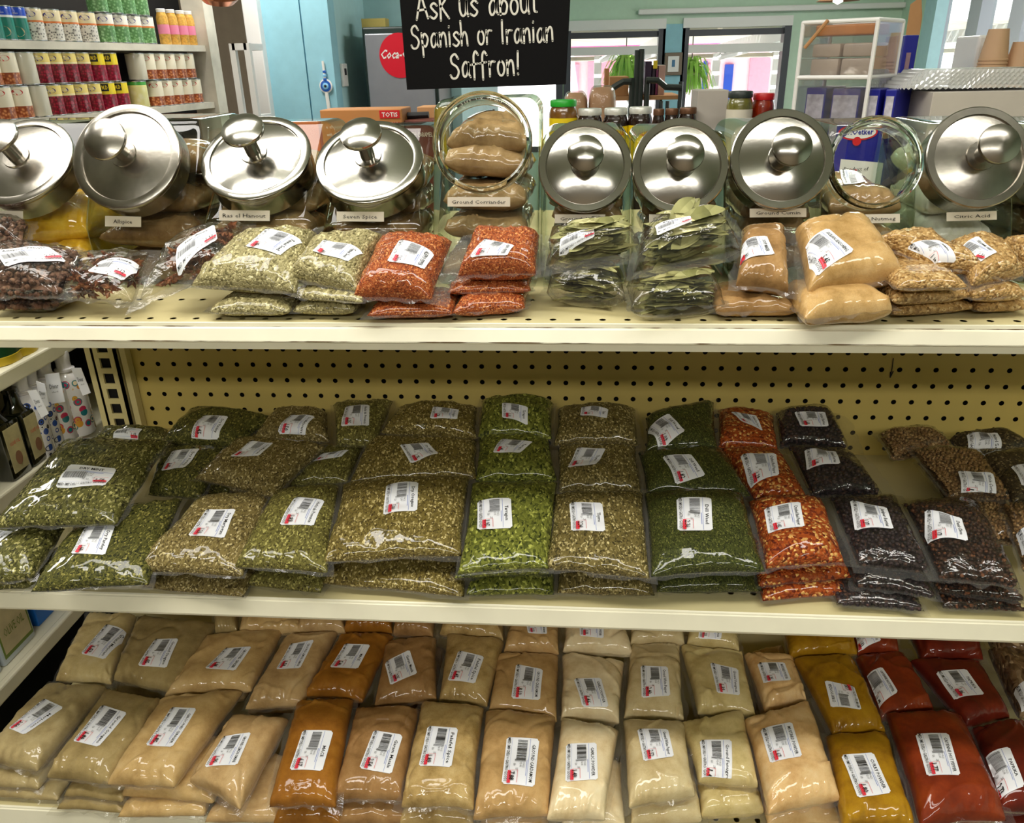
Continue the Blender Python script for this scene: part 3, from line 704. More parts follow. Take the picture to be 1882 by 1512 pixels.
# ================================================================== SPICES
C = {
 'mint':   contents('dried_mint', 'herb', [rgb(30, 30, 8), rgb(96, 94, 42), rgb(192, 184, 118)], .0019),
 'parsley': contents('dried_parsley', 'herb', [rgb(22, 28, 5), rgb(84, 83, 32), rgb(158, 150, 78)], .0017),
 'marjoram': contents('dried_marjoram', 'herb', [rgb(64, 52, 22), rgb(126, 110, 62), rgb(214, 198, 144)], .0016),
 'provence': contents('herb_mix', 'herb', [rgb(58, 52, 16), rgb(112, 106, 50), rgb(190, 182, 106)], .0017),
 'oregano': contents('dried_oregano', 'herb', [rgb(64, 52, 18), rgb(122, 106, 50), rgb(220, 202, 138)], .0017),
 'tarragon': contents('dried_tarragon', 'herb', [rgb(38, 48, 6), rgb(112, 117, 42), rgb(186, 190, 92)], .0024),
 'thyme':  contents('dried_thyme', 'herb', [rgb(58, 50, 20), rgb(116, 102, 54), rgb(214, 198, 140)], .0017),
 'dill':   contents('dried_dill', 'herb', [rgb(18, 26, 4), rgb(64, 70, 24), rgb(122, 124, 60)], .0011),
 'flakes': contents('red_pepper_flakes', 'seed', [rgb(96, 24, 5), rgb(168, 76, 22), rgb(244, 196, 112)], .0030),
 'juniper': contents('juniper_berries', 'seed', [rgb(26, 20, 26), rgb(52, 38, 42), rgb(96, 66, 52)], .0050, coat=.3),
 'clove':  contents('dried_berries', 'seed', [rgb(28, 16, 10), rgb(66, 40, 26), rgb(128, 78, 46)], .0046, coat=.3),
 'coriander': contents('coriander_seed', 'seed', [rgb(110, 78, 44), rgb(160, 124, 78), rgb(206, 174, 122)], .0036, coat=.2),
 'caraway': contents('dark_seed', 'seed', [rgb(34, 28, 18), rgb(72, 60, 38), rgb(150, 132, 92)], .0020),
 'allspice': contents('whole_allspice', 'seed', [rgb(70, 46, 34), rgb(112, 80, 62), rgb(150, 116, 92)], .0060, coat=.1),
 'anise':  contents('star_anise', 'herb', [rgb(104, 56, 36), rgb(146, 90, 58), rgb(196, 140, 96)], .0060, coat=.15),
 'fennel': contents('fennel_seed', 'herb', [rgb(92, 84, 48), rgb(160, 150, 104), rgb(222, 212, 160)], .0019),
 'aleppo': contents('orange_red_flakes', 'herb', [rgb(96, 30, 8), rgb(162, 80, 34), rgb(226, 154, 92)], .0013),
 'bay':    contents('bay_leaves', 'herb', [rgb(122, 122, 72), rgb(168, 166, 112), rgb(208, 204, 152)], .030, coat=.1),
 'soup':   contents('brown_seasoning', 'powder', [rgb(118, 86, 46), rgb(158, 120, 72), rgb(180, 144, 94)], .0010),
 'kolache': contents('tan_seasoning', 'powder', [rgb(158, 122, 66), rgb(194, 156, 98), rgb(214, 180, 124)], .0011),
 'sesame': contents('sesame_seed', 'seed', [rgb(128, 92, 46), rgb(188, 150, 92), rgb(226, 198, 144)], .0027),
 'p_marj': contents('ground_marjoram', 'powder', [rgb(152, 132, 90), rgb(180, 160, 112), rgb(196, 178, 132)], .0006),
 'p_marj2': contents('pale_ground_marjoram', 'powder', [rgb(178, 154, 100), rgb(208, 186, 130), rgb(222, 204, 154)], .0006),
 'p_oreg': contents('ground_oregano', 'powder', [rgb(138, 118, 74), rgb(166, 144, 94), rgb(184, 162, 112)], .0006),
 'p_ginger': contents('ground_ginger', 'powder', [rgb(176, 142, 88), rgb(204, 170, 112), rgb(220, 190, 136)], .0006),
 'p_lemon': contents('ground_lime', 'powder', [rgb(168, 134, 86), rgb(198, 164, 112), rgb(214, 184, 136)], .0007),
 'p_mace': contents('ground_mace', 'powder', [rgb(128, 78, 14), rgb(154, 98, 24), rgb(172, 116, 38)], .0008),
 'p_garam': contents('garam_masala', 'powder', [rgb(128, 92, 48), rgb(160, 120, 72), rgb(180, 142, 92)], .0007),
 'p_falafel': contents('falafel_spice', 'powder', [rgb(140, 112, 60), rgb(186, 156, 98), rgb(210, 184, 128)], .0011),
 'p_card': contents('ground_cardamom', 'powder', [rgb(164, 128, 76), rgb(196, 158, 102), rgb(210, 176, 122)], .0006),
 'p_garlic': contents('garlic_powder', 'powder', [rgb(214, 188, 140), rgb(236, 216, 172), rgb(244, 230, 192)], .0006),
 'p_white': contents('ground_white_pepper', 'powder', [rgb(190, 166, 116), rgb(214, 194, 146), rgb(226, 210, 166)], .0007),
 'p_fenu': contents('ground_fenugreek', 'powder', [rgb(184, 162, 102), rgb(212, 192, 132), rgb(226, 208, 154)], .0006),
 'p_must': contents('mustard_powder', 'powder', [rgb(206, 160, 100), rgb(230, 192, 134), rgb(240, 210, 158)], .0008),
 'p_curry': contents('curry_powder', 'powder', [rgb(134, 92, 2), rgb(168, 122, 8), rgb(186, 142, 22)], .0007),
 'p_cay':  contents('cayenne_powder', 'powder', [rgb(104, 30, 2), rgb(130, 44, 5), rgb(152, 60, 12)], .0006),
 'p_pap':  contents('paprika_powder', 'powder', [rgb(80, 14, 1), rgb(106, 25, 3), rgb(128, 38, 7)], .0006),
 'p_bark': contents('brown_bark', 'herb', [rgb(70, 48, 30), rgb(122, 94, 64), rgb(190, 164, 128)], .006, coat=1),
 'p_turm': contents('turmeric_powder', 'powder', [rgb(186, 134, 14), rgb(222, 172, 36), rgb(236, 196, 76)], .0007),
 'p_brown': contents('brown_spice', 'powder', [rgb(92, 66, 36), rgb(126, 96, 58), rgb(152, 122, 82)], .0007),
 'p_tan':  contents('tan_spice', 'powder', [rgb(122, 94, 56), rgb(158, 128, 84), rgb(186, 156, 112)], .0007),
 'p_acid': contents('white_crystals', 'powder', [rgb(214, 212, 200), rgb(236, 235, 226), rgb(246, 246, 240)], .0008),
}
LOOK = {'mint': 'dried mint', 'parsley': 'dark green dried parsley', 'marjoram': 'dried marjoram', 'provence': 'dried herbs de Provence', 'oregano': 'dried oregano', 'tarragon': 'bright green tarragon',
 'thyme': 'dried thyme', 'dill': 'dark green dill weed', 'flakes': 'crushed red pepper flakes', 'juniper': 'black juniper berries', 'clove': 'dark brown dried berries', 'coriander': 'whole coriander seed', 'caraway': 'small dark seeds',
 'p_marj': 'olive ground marjoram', 'p_marj2': 'pale ground marjoram', 'p_oreg': 'ground oregano', 'p_ginger': 'tan ground ginger', 'p_lemon': 'ground dried lime', 'p_mace': 'orange brown mace', 'p_garam': 'brown garam masala', 'p_falafel': 'speckled falafel spice',
 'p_card': 'ground cardamom', 'p_garlic': 'cream garlic powder', 'p_white': 'ground white pepper', 'p_fenu': 'yellowish ground fenugreek', 'p_must': 'peach mustard powder', 'p_curry': 'mustard yellow curry powder', 'p_cay': 'red cayenne pepper', 'p_pap': 'dark red paprika', 'p_bark': 'brown bark pieces',
 'allspice': 'round brown allspice berries', 'anise': 'star anise', 'fennel': 'greenish fennel seed', 'aleppo': 'orange red chili flakes', 'bay': 'bay leaves', 'soup': 'brown seasoning powder', 'kolache': 'golden tan seasoning', 'sesame': 'tan sesame seed'}
FILL = {'allspice': ('ball', .0078, 'allspice_berries'), 'juniper': ('ball', .0056, 'juniper_berries'), 'clove': ('ball', .0052, 'dark_berries'), 'coriander': ('ball', .0043, 'coriander_seeds'), 'bay': ('leaf', .002, 'bay_leaves'), 'anise': ('star', .008, 'star_anise_pieces')}
def FK(key, kw):
    if key in FILL: kw['fill'] = FILL[key]
    elif key.startswith('p_') or key in ('soup', 'kolache'):
        for k_, v_ in (('sq', .42), ('pw', 4.6), ('lump', .16), ('wr', .0036), ('pleat', .07), ('powder', True), ('nu', 48), ('nv', 54), ('rim', .006)): kw[k_] = v_
    return kw
def B(key, where, quad, plane, dz=0., t=.032, lab=None, nm='', price='2.05', rot='cw', zmin=None, grp='', **kw):
    FK(key, kw); pl = (plane[0]+dz, plane[1], plane[2])
    C4 = [Pp(u, v, pl) for u, v in quad]
    return bag('spice_bag', 'clear bag of %s, %s' % (LOOK[key], where), C4, t, C[key], group=grp, lab=lab, lname=nm, price=price, rotl=rot, zmin=zmin, **kw)
def UB(key, where, fl, fr, z, depth, t, zmin, grp='', slope=0., skew=0., **kw):
    FK(key, kw); a = Pz(fl[0], fl[1], z); b = Pz(fr[0], fr[1], z); up = np.array([skew, depth, slope*depth])
    return bag('spice_bag', 'clear bag of %s, %s' % (LOOK[key], where), [a+up, b+up, b, a], t, C[key], group=grp, zmin=zmin, **{**dict(nu=30, nv=24), **kw, **(dict(nu=34, nv=26) if 'nu' in kw else {})})

# ---------------------------------------------------------------- middle shelf
MP = (1.028, .11, -.39); GM = 'herb and seed bags on the middle shelf'
F_, S_, K_ = 'front of its row with a price label', 'second from the front in its row', 'rearmost in its row against the back panel'
for a in [
 ('mint', 'large and uppermost at the left end of the middle shelf', [(122, 808), (312, 812), (214, 966), (-15, 970)], .030, .036, [(126, 853), (216, 859), (195, 896), (100, 898)], 'DRY MINT', '3.78', 'up'),
 ('mint', 'lying at the left front corner under the large mint bag', [(-50, 968), (120, 972), (62, 1062), (-38, 1078)], -.004, .032, [(-30, 972), (25, 975), (0, 997), (-50, 1002)], 'Dry Mint', '2.25', 'cw'),
 ('parsley', 'at the front edge beside the large mint bag', [(150, 950), (337, 916), (272, 1074), (55, 1088)], .0, .032, [(155, 966), (213, 967), (192, 1020), (127, 1018)], 'Dry Parsley', '1.66', 'cw'),
 ('parsley', 'in the shadow right of the large mint bag', [(300, 822), (428, 822), (368, 916), (272, 910)], -.004, .030, [(317, 828), (370, 826), (340, 863), (294, 866)], 'Dry Parsley', '1.35', 'cw'),
 ('parsley', 'rearmost, against the back panel behind the mint', [(352, 752), (505, 768), (432, 822), (300, 812)], .006, .034, [(373, 762), (421, 764), (398, 795), (346, 793)], 'Dry Parsley', '1.45', 'cw'),
 ('mint', 'lying flat beside the slotted upright at the back left', [(190, 790), (309, 790), (310, 816), (172, 812)], -.004, .026, [(216, 791), (264, 791), (250, 805), (205, 803)], 'Dry Mint', '1.15', 'up'),
 ('marjoram', K_, [(508, 756), (602, 760), (606, 812), (465, 806)], .002, .036, [(535, 762), (581, 765), (556, 791), (508, 786)], 'Dry Marjoram', '1.50', 'cw'),
 ('marjoram', S_, [(440, 806), (600, 820), (502, 914), (358, 880)], .010, .032, [(461, 812), (504, 813), (477, 839), (421, 840)], 'Dry Marjoram', '1.22', 'cw'),
 ('marjoram', F_, [(372, 914), (502, 905), (446, 1060), (245, 1050)], .0, .032, [(380, 937), (436, 937), (412, 989), (344, 987)], 'Dry Marjoram', '1.21', 'cw'),
 ('provence', 'rearmost, standing upright against the back panel', [(612, 744), (722, 738), (690, 820), (618, 818)], .006, .034, [(634, 746), (680, 742), (678, 780), (625, 780)], 'Herbs de Provence', '1.25', 'cw'),
 ('provence', 'small and sunken between marjoram and oregano bags', [(590, 825), (668, 822), (640, 886), (532, 893)], -.014, .026, [(590, 834), (642, 825), (628, 840), (573, 849)], 'Herbs de Provence', '1.05', 'cw'),
 ('provence', F_, [(505, 903), (625, 893), (602, 1054), (430, 1042)], .006, .032, [(543, 910), (597, 912), (577, 964), (512, 963)], 'Herbs de Provence', '1.83', 'cw'),
 ('oregano', K_, [(735, 752), (876, 750), (878, 806), (700, 796)], .006, .038, [(796, 748), (845, 751), (842, 770), (790, 769)], 'Dry Oregano', '1.74', 'cw'),
 ('oregano', S_, [(676, 806), (878, 812), (876, 880), (640, 888)], .002, .032, [(733, 818), (787, 812), (808, 835), (754, 850)], 'Dry Oregano', '1.75', 'cw'),
 ('oregano', F_, [(632, 890), (866, 876), (848, 1022), (592, 1034)], .010, .036, [(710, 890), (770, 884), (768, 940), (703, 948)], 'Dry Oregano', '5.09', 'cw'),
 ('tarragon', K_, [(885, 736), (1018, 742), (1014, 806), (878, 802)], .008, .040, [(922, 742), (971, 751), (970, 773), (922, 764)], 'Tarragon', '1.10', 'cw'),
 ('tarragon', S_, [(880, 803), (1008, 803), (1024, 884), (872, 886)], .0, .032, [(921, 805), (981, 810), (955, 835), (904, 831)], 'Tarragon', '1.46', 'cw'),
 ('tarragon', F_, [(868, 888), (1026, 886), (1010, 1044), (842, 1056)], .008, .030, [(875, 917), (939, 913), (942, 969), (875, 971)], 'Tarragon', '1.95', 'cw'),
 ('thyme', K_, [(1025, 752), (1168, 754), (1174, 820), (1018, 818)], .006, .040, [(1068, 745), (1119, 751), (1116, 769), (1065, 761)], 'Thyme', '1.39', 'cw'),
 ('thyme', S_, [(1026, 822), (1170, 822), (1180, 908), (1024, 905)], .0, .034, [(1060, 823), (1114, 825), (1095, 860), (1041, 860)], 'Thyme', '1.64', 'cw'),
 ('thyme', F_, [(1020, 908), (1182, 906), (1197, 1066), (1002, 1045)], .006, .032, [(1045, 919), (1107, 921), (1113, 978), (1048, 975)], 'Thyme', '2.24', 'cw'),
 ('dill', K_, [(1186, 768), (1312, 740), (1318, 825), (1186, 832)], .010, .036, [(1185, 778), (1228, 760), (1260, 791), (1214, 810)], 'Dill Weed', '1.09', 'cw'),
 ('dill', S_, [(1172, 833), (1327, 825), (1382, 912), (1190, 908)], .0, .034, [(1215, 840), (1269, 834), (1298, 871), (1243, 882)], 'Dill Weed', '1.82', 'cw'),
 ('dill', F_, [(1184, 905), (1364, 905), (1408, 1050), (1197, 1060)], .006, .034, [(1242, 915), (1307, 917), (1311, 975), (1244, 975)], 'Dill Weed', '2.36', 'cw'),
 ('flakes', K_, [(1320, 754), (1422, 766), (1430, 828), (1320, 822)], .002, .034, [(1342, 757), (1389, 764), (1403, 792), (1360, 775)], 'Crushed Red Pepper', '1.52', 'cw'),
 ('flakes', S_, [(1322, 825), (1430, 828), (1482, 914), (1386, 918)], .0, .032, [(1359, 833), (1427, 832), (1433, 873), (1379, 881)], 'Crushed Red Pepper', '1.29', 'cw'),
 ('flakes', F_, [(1376, 922), (1510, 918), (1552, 1034), (1408, 1045)], .008, .036, [(1403, 930), (1470, 925), (1479, 971), (1411, 976)], 'Crushed Red Pepper', '1.95', 'cw', [('R', .018)]),
 ('juniper', K_, [(1425, 760), (1524, 756), (1560, 826), (1432, 818)], .0, .040, [(1459, 757), (1517, 759), (1524, 784), (1471, 781)], 'Juniper Berries', '1.68', 'cw', [('R', .02)]),
 ('juniper', S_, [(1448, 822), (1566, 835), (1622, 912), (1490, 912)], .002, .034, [(1478, 821), (1536, 825), (1545, 852), (1484, 852)], 'Juniper Berries', '1.18', 'cw', [('R', .018)]),
 ('juniper', F_, [(1522, 915), (1642, 910), (1712, 1056), (1575, 1040)], .004, .034, [(1561, 917), (1630, 930), (1643, 975), (1572, 968)], 'Juniper Berries', '1.37', 'cw', [('R', .012), ('B', .008)]),
 ('clove', F_, [(1657, 925), (1792, 918), (1876, 1083), (1725, 1064)], .006, .036, [(1698, 933), (1767, 951), (1780, 995), (1703, 979)], 'Dusk Clove', '1.17', 'cw', [('L', .012)]),
 ('coriander', 'rearmost, below the pencilled arrow', [(1612, 800), (1712, 790), (1756, 822), (1640, 845)], -.004, .034, None, '', '', 'cw', [('R', .012)]),
 ('coriander', 'second in its row with label Whole Coriander', [(1672, 828), (1797, 830), (1860, 920), (1745, 915)], .012, .032, [(1759, 868), (1824, 876), (1841, 910), (1773, 903)], 'Whole Coriander', '1.25', 'cw'),
 ('coriander', 'sliding half hidden behind the dark berry bag', [(1690, 855), (1800, 860), (1900, 1008), (1795, 998)], -.012, .034, None, '', '', 'cw'),
 ('caraway', 'in the far right corner with label Mustard Seed', [(1745, 808), (1842, 792), (1902, 830), (1770, 835)], .0, .034, [(1772, 807), (1829, 805), (1846, 827), (1784, 836)], 'Mustard Seed', '1.40', 'cw'),
 ('caraway', 'second from the back at the right edge', [(1797, 840), (1892, 826), (1932, 925), (1862, 925)], .012, .032, [(1857, 857), (1910, 850), (1930, 885), (1880, 890)], 'Mustard Seed', '1.30', 'cw'),
 ('coriander', 'at the front right edge, cut off by the frame', [(1840, 925), (1940, 925), (1965, 1060), (1880, 1050)], .004, .034, [(1870, 966), (1920, 955), (1930, 1000), (1885, 1005)], 'Whole Coriander', '1.25', 'cw'),
 ]:
    key, wh, q, dz, t, lb, nm, pr, rot = a[:9]
    B(key, wh, q, MP, dz, t, lb, nm, pr, rot, zmin=ZM, grp=GM, flap=a[9] if len(a) > 9 else None)
UU = 'flattened under the front bag at the shelf edge'
for key, wh, fl, fr, z, d, t in [
 ('marjoram', UU, (262, 1080), (448, 1098), ZM+.010, .10, .020), ('provence', UU, (452, 1076), (590, 1090), ZM+.010, .10, .020),
 ('oregano', UU, (590, 1072), (852, 1096), ZM+.013, .11, .026), ('tarragon', 'middle bag of the front pile', (836, 1062), (1012, 1054), ZM+.026, .10, .016),
 ('tarragon', 'lowest bag of the front pile', (856, 1094), (1020, 1092), ZM+.010, .10, .022), ('thyme', UU, (1022, 1090), (1202, 1094), ZM+.012, .10, .024),
 ('dill', UU, (1206, 1088), (1402, 1086), ZM+.013, .10, .026), ('flakes', 'middle bag of the front pile', (1396, 1078), (1568, 1062), ZM+.024, .10, .022),
 ('flakes', 'lowest bag of the front pile', (1402, 1104), (1562, 1092), ZM+.010, .10, .020), ('juniper', 'middle bag of the front pile', (1572, 1078), (1724, 1100), ZM+.024, .10, .026),
 ('juniper', 'lowest bag of the front pile', (1538, 1112), (1700, 1124), ZM+.010, .10, .020), ('clove', 'middle bag of the front pile', (1726, 1088), (1890, 1106), ZM+.024, .10, .020),
 ('clove', 'lowest bag of the front pile', (1732, 1118), (1892, 1124), ZM+.010, .10, .020), ('mint', 'lowest in the left front corner', (-40, 1086), (62, 1080), ZM+.008, .08, .016)]:
    UB(key, wh, fl, fr, z, d, t, ZM, GM)
# hidden lower bags that carry the rows behind
for key, fl, fr in [('parsley', (300, 905), (420, 905)), ('marjoram', (400, 900), (500, 905)), ('provence', (560, 880), (640, 880)), ('oregano', (690, 880), (860, 880)), ('tarragon', (885, 880), (1005, 880)), ('thyme', (1035, 900), (1165, 900)), ('dill', (1195, 905), (1365, 905)), ('flakes', (1375, 905), (1470, 905)), ('juniper', (1505, 908), (1610, 905)), ('coriander', (1730, 905), (1840, 905))]:
    UB(key, 'underneath the second bag of its row', fl, fr, ZM+.020, .085, .036, ZM, GM)

# ---------------------------------------------------------------- bottom shelf
BP = (.748, .06, -.25); GB = 'ground spice bags on the bottom shelf'
for a in [
 ('p_marj2', 'rear bag at the left end of the bottom shelf', [(165, 1128), (252, 1135), (205, 1258), (102, 1252)], .0, .034, [(196, 1147), (238, 1156), (192, 1212), (147, 1202)], 'Ground Marjoram', '1.52', 'cw'),
 ('p_oreg', 'second row, with a sharp shiny front edge', [(255, 1135), (402, 1148), (324, 1276), (208, 1250)], .004, .036, [(285, 1175), (330, 1173), (305, 1226), (251, 1222)], 'Ground Oregano', '1.65', 'cw'),
 ('p_ginger', 'second row, above the front ginger bag', [(382, 1173), (522, 1160), (464, 1270), (303, 1280)], .004, .036, [(414, 1191), (465, 1188), (433, 1235), (375, 1231)], 'GROUND GINGER', '1.94', 'cw'),
 ('p_lemon', 'second row, right of the ginger bag', [(528, 1172), (622, 1165), (557, 1296), (450, 1303)], .004, .036, [(534, 1184), (579, 1176), (552, 1229), (506, 1231)], 'GROUND LEMON OMANI', '1.58', 'cw'),
 ('p_mace', 'second row, its label faded', [(628, 1168), (724, 1170), (667, 1290), (560, 1280)], .004, .036, [(634, 1184), (682, 1185), (658, 1231), (605, 1229)], 'MACE', '5.40', 'cw'),
 ('p_garam', 'second row, its label tilted', [(708, 1182), (802, 1176), (804, 1288), (688, 1300)], .0, .036, [(705, 1217), (753, 1194), (768, 1240), (717, 1262)], 'Garam Masala', '2.25', 'cw'),
 ('p_falafel', 'second row', [(822, 1168), (928, 1187), (895, 1300), (806, 1288)], .002, .036, [(842, 1195), (891, 1206), (873, 1257), (821, 1249)], 'Falafel Spice', '1.45', 'cw'),
 ('p_card', 'second row', [(913, 1205), (1028, 1206), (1024, 1326), (898, 1306)], .0, .036, [(948, 1220), (999, 1230), (993, 1285), (939, 1281)], 'GROUND CARDAMOM', '8.10', 'cw'),
 ('p_garlic', 'second row', [(1032, 1206), (1147, 1220), (1138, 1330), (1030, 1322)], .0, .040, [(1053, 1247), (1105, 1246), (1119, 1297), (1070, 1295)], 'GARLIC POWDER', '1.46', 'cw'),
 ('p_white', 'second row', [(1157, 1190), (1249, 1187), (1257, 1326), (1146, 1320)], .0, .036, [(1176, 1224), (1228, 1226), (1233, 1277), (1179, 1280)], 'Ground White Pepper', '2.40', 'cw'),
 ('p_fenu', 'second row', [(1250, 1190), (1364, 1203), (1390, 1320), (1283, 1312)], .0, .036, [(1304, 1217), (1358, 1230), (1361, 1278), (1318, 1274)], 'Ground Fenugreek', '1.39', 'cw'),
 ('p_must', 'second row, small', [(1367, 1204), (1457, 1210), (1482, 1288), (1405, 1308)], .002, .036, [(1391, 1217), (1442, 1217), (1455, 1251), (1403, 1254)], 'MUSTARD POWDER', '1.25', 'cw'),
 ('p_curry', 'second row, its label upside down', [(1458, 1212), (1564, 1207), (1627, 1345), (1530, 1352)], .004, .036, [(1514, 1251), (1570, 1263), (1585, 1304), (1527, 1296)], 'CURRY POWDER', '1.35', 'ccw'),
 ('p_cay', 'second row', [(1570, 1210), (1657, 1201), (1717, 1310), (1618, 1325)], .0, .036, [(1579, 1238), (1619, 1230), (1650, 1276), (1604, 1299)], 'CAYENNE HOT PEPPER', '1.67', 'cw', [('R', .014)]),
 ('p_pap', 'second row', [(1672, 1215), (1797, 1218), (1857, 1320), (1775, 1338)], .004, .036, [(1718, 1233), (1775, 1229), (1810, 1279), (1755, 1283)], 'PAPRIKA', '1.86', 'cw', [('R', .014)]),
 ('p_bark', 'crinkled, at the right edge of the bottom shelf', [(1815, 1195), (1905, 1188), (1940, 1325), (1872, 1318)], .0, .040, [(1864, 1262), (1910, 1240), (1935, 1290), (1885, 1300)], 'Cinnamon', '1.50', 'cw', [('L', .03)]),
 ('p_marj', 'front row, leftmost on the bottom shelf', [(90, 1258), (197, 1265), (68, 1418), (-35, 1400)], -.002, .036, [(82, 1283), (119, 1300), (44, 1353), (14, 1340)], 'Marjoram', '2.50', 'cw'),
 ('p_oreg', 'front row, second from the left', [(200, 1270), (307, 1290), (203, 1443), (85, 1430)], .0, .038, [(187, 1294), (236, 1310), (181, 1376), (132, 1364)], 'Ground Oregano', '1.80', 'cw'),
 ('p_ginger', 'front row, with label Ground Ginger', [(300, 1288), (447, 1272), (318, 1448), (195, 1443)], .004, .038, [(316, 1300), (364, 1302), (317, 1376), (266, 1372)], 'GROUND GINGER', '1.85', 'cw'),
 ('p_lemon', 'front row', [(430, 1320), (532, 1323), (442, 1488), (350, 1438)], .0, .040, [(409, 1353), (463, 1345), (436, 1407), (373, 1409)], 'GROUND LEMON OMANI', '1.90', 'cw'),
 ('p_mace', 'front row', [(547, 1293), (650, 1288), (617, 1484), (494, 1484)], .006, .036, [(556, 1342), (614, 1342), (593, 1419), (531, 1417)], 'MACE', '6.17', 'cw'),
 ('p_garam', 'front row', [(655, 1303), (774, 1307), (740, 1472), (612, 1468)], .0, .038, [(687, 1342), (742, 1351), (720, 1423), (659, 1412)], 'Garam Masala', '2.54', 'cw'),
 ('p_falafel', 'front row', [(774, 1292), (889, 1302), (870, 1487), (736, 1484)], .008, .038, [(785, 1333), (843, 1337), (830, 1413), (768, 1409)], 'Falafel Spice', '1.89', 'cw'),
 ('p_card', 'front row', [(892, 1308), (1022, 1322), (1010, 1503), (870, 1506)], .0, .040, [(931, 1355), (993, 1358), (983, 1450), (921, 1445)], 'GROUND CARDAMOM', '7.88', 'cw', [('R', .010)]),
 ('p_garlic', 'front row', [(1032, 1322), (1137, 1345), (1112, 1508), (1005, 1506)], .004, .040, [(1039, 1366), (1097, 1364), (1100, 1434), (1038, 1439)], 'GARLIC POWDER', '1.49', 'cw'),
 ('p_white', 'front row', [(1145, 1326), (1257, 1332), (1277, 1463), (1155, 1485)], .004, .040, [(1170, 1336), (1228, 1337), (1240, 1390), (1182, 1399)], 'Ground White Pepper', '2.52', 'cw'),
 ('p_fenu', 'front row, its label overlapped by a bag', [(1248, 1332), (1366, 1312), (1394, 1448), (1285, 1438)], .0, .036, [(1284, 1361), (1345, 1361), (1347, 1443), (1293, 1428)], 'Ground Fenugreek', '1.60', 'cw'),
 ('p_must', 'front row', [(1368, 1325), (1486, 1292), (1544, 1470), (1412, 1498)], .006, .040, [(1396, 1336), (1455, 1326), (1475, 1392), (1415, 1400)], 'MUSTARD POWDER', '1.67', 'cw', [('R', .010)]),
 ('p_curry', 'front row', [(1515, 1353), (1627, 1349), (1682, 1525), (1547, 1525)], .0, .040, [(1544, 1387), (1605, 1382), (1639, 1460), (1576, 1469)], 'CURRY POWDER', '1.80', 'cw'),
 ('p_cay', 'front row', [(1627, 1312), (1764, 1312), (1850, 1508), (1692, 1518)], .008, .044, [(1681, 1345), (1743, 1346), (1766, 1428), (1703, 1424)], 'CAYENNE HOT PEPPER', '1.77', 'cw', [('R', .008)]),
 ('p_pap', 'front row at the right edge', [(1782, 1340), (1878, 1325), (1962, 1500), (1835, 1490)], .0, .038, [(1792, 1385), (1853, 1375), (1883, 1448), (1830, 1460)], 'PAPRIKA', '2.73', 'cw', [('L', .008)]),
 ]:
    key, wh, q, dz, t, lb, nm, pr, rot = a[:9]
    B(key, wh, q, BP, dz, t, lb, nm, pr, rot, zmin=ZB, grp=GB, flap=a[9] if len(a) > 9 else None, wr=.0022, lump=.30)
K3 = 'third row back, below the middle shelf rail'
for a in [
 ('p_oreg', [(390, 1105), (440, 1105), (438, 1166), (396, 1163)], None, ''), ('p_ginger', [(448, 1105), (560, 1105), (555, 1164), (440, 1166)], None, ''),
 ('p_lemon', [(560, 1108), (637, 1110), (635, 1164), (545, 1164)], None, ''), ('p_mace', [(645, 1110), (727, 1110), (722, 1164), (632, 1162)], None, ''),
 ('p_garam', [(730, 1110), (807, 1112), (796, 1172), (722, 1166)], None, ''), ('p_falafel', [(820, 1112), (930, 1115), (926, 1178), (808, 1166)], None, ''),
 ('p_card', [(942, 1120), (1028, 1122), (1028, 1202), (926, 1198)], [(965, 1138), (1005, 1138), (1006, 1165), (970, 1163)], 'GROUND CARDAMOM'),
 ('p_garlic', [(1037, 1120), (1140, 1125), (1165, 1204), (1035, 1198)], [(1063, 1138), (1110, 1140), (1110, 1170), (1065, 1166)], 'GARLIC POWDER'),
 ('p_white', [(1157, 1120), (1255, 1125), (1259, 1184), (1158, 1186)], None, ''), ('p_fenu', [(1265, 1122), (1352, 1124), (1360, 1198), (1262, 1186)], [(1286, 1144), (1330, 1148), (1326, 1170), (1284, 1166)], 'Ground Fenugreek'),
 ('p_curry', [(1430, 1128), (1555, 1130), (1578, 1202), (1450, 1209)], None, ''), ('p_cay', [(1555, 1135), (1642, 1138), (1652, 1204), (1575, 1204)], [(1548, 1155), (1603, 1158), (1620, 1178), (1575, 1187)], 'CAYENNE HOT PEPPER'),
 ('p_pap', [(1655, 1138), (1792, 1142), (1808, 1212), (1692, 1214)], [(1706, 1146), (1764, 1144), (1768, 1172), (1712, 1174)], 'PAPRIKA'), ('p_bark', [(1800, 1140), (1900, 1142), (1915, 1212), (1830, 1208)], None, '')]:
    B(a[0], K3, a[1], BP, .006, .036, a[2], a[3], '1.33', 'cw', zmin=ZB, grp=GB, wr=.0022, lump=.3, nu=30, nv=26)
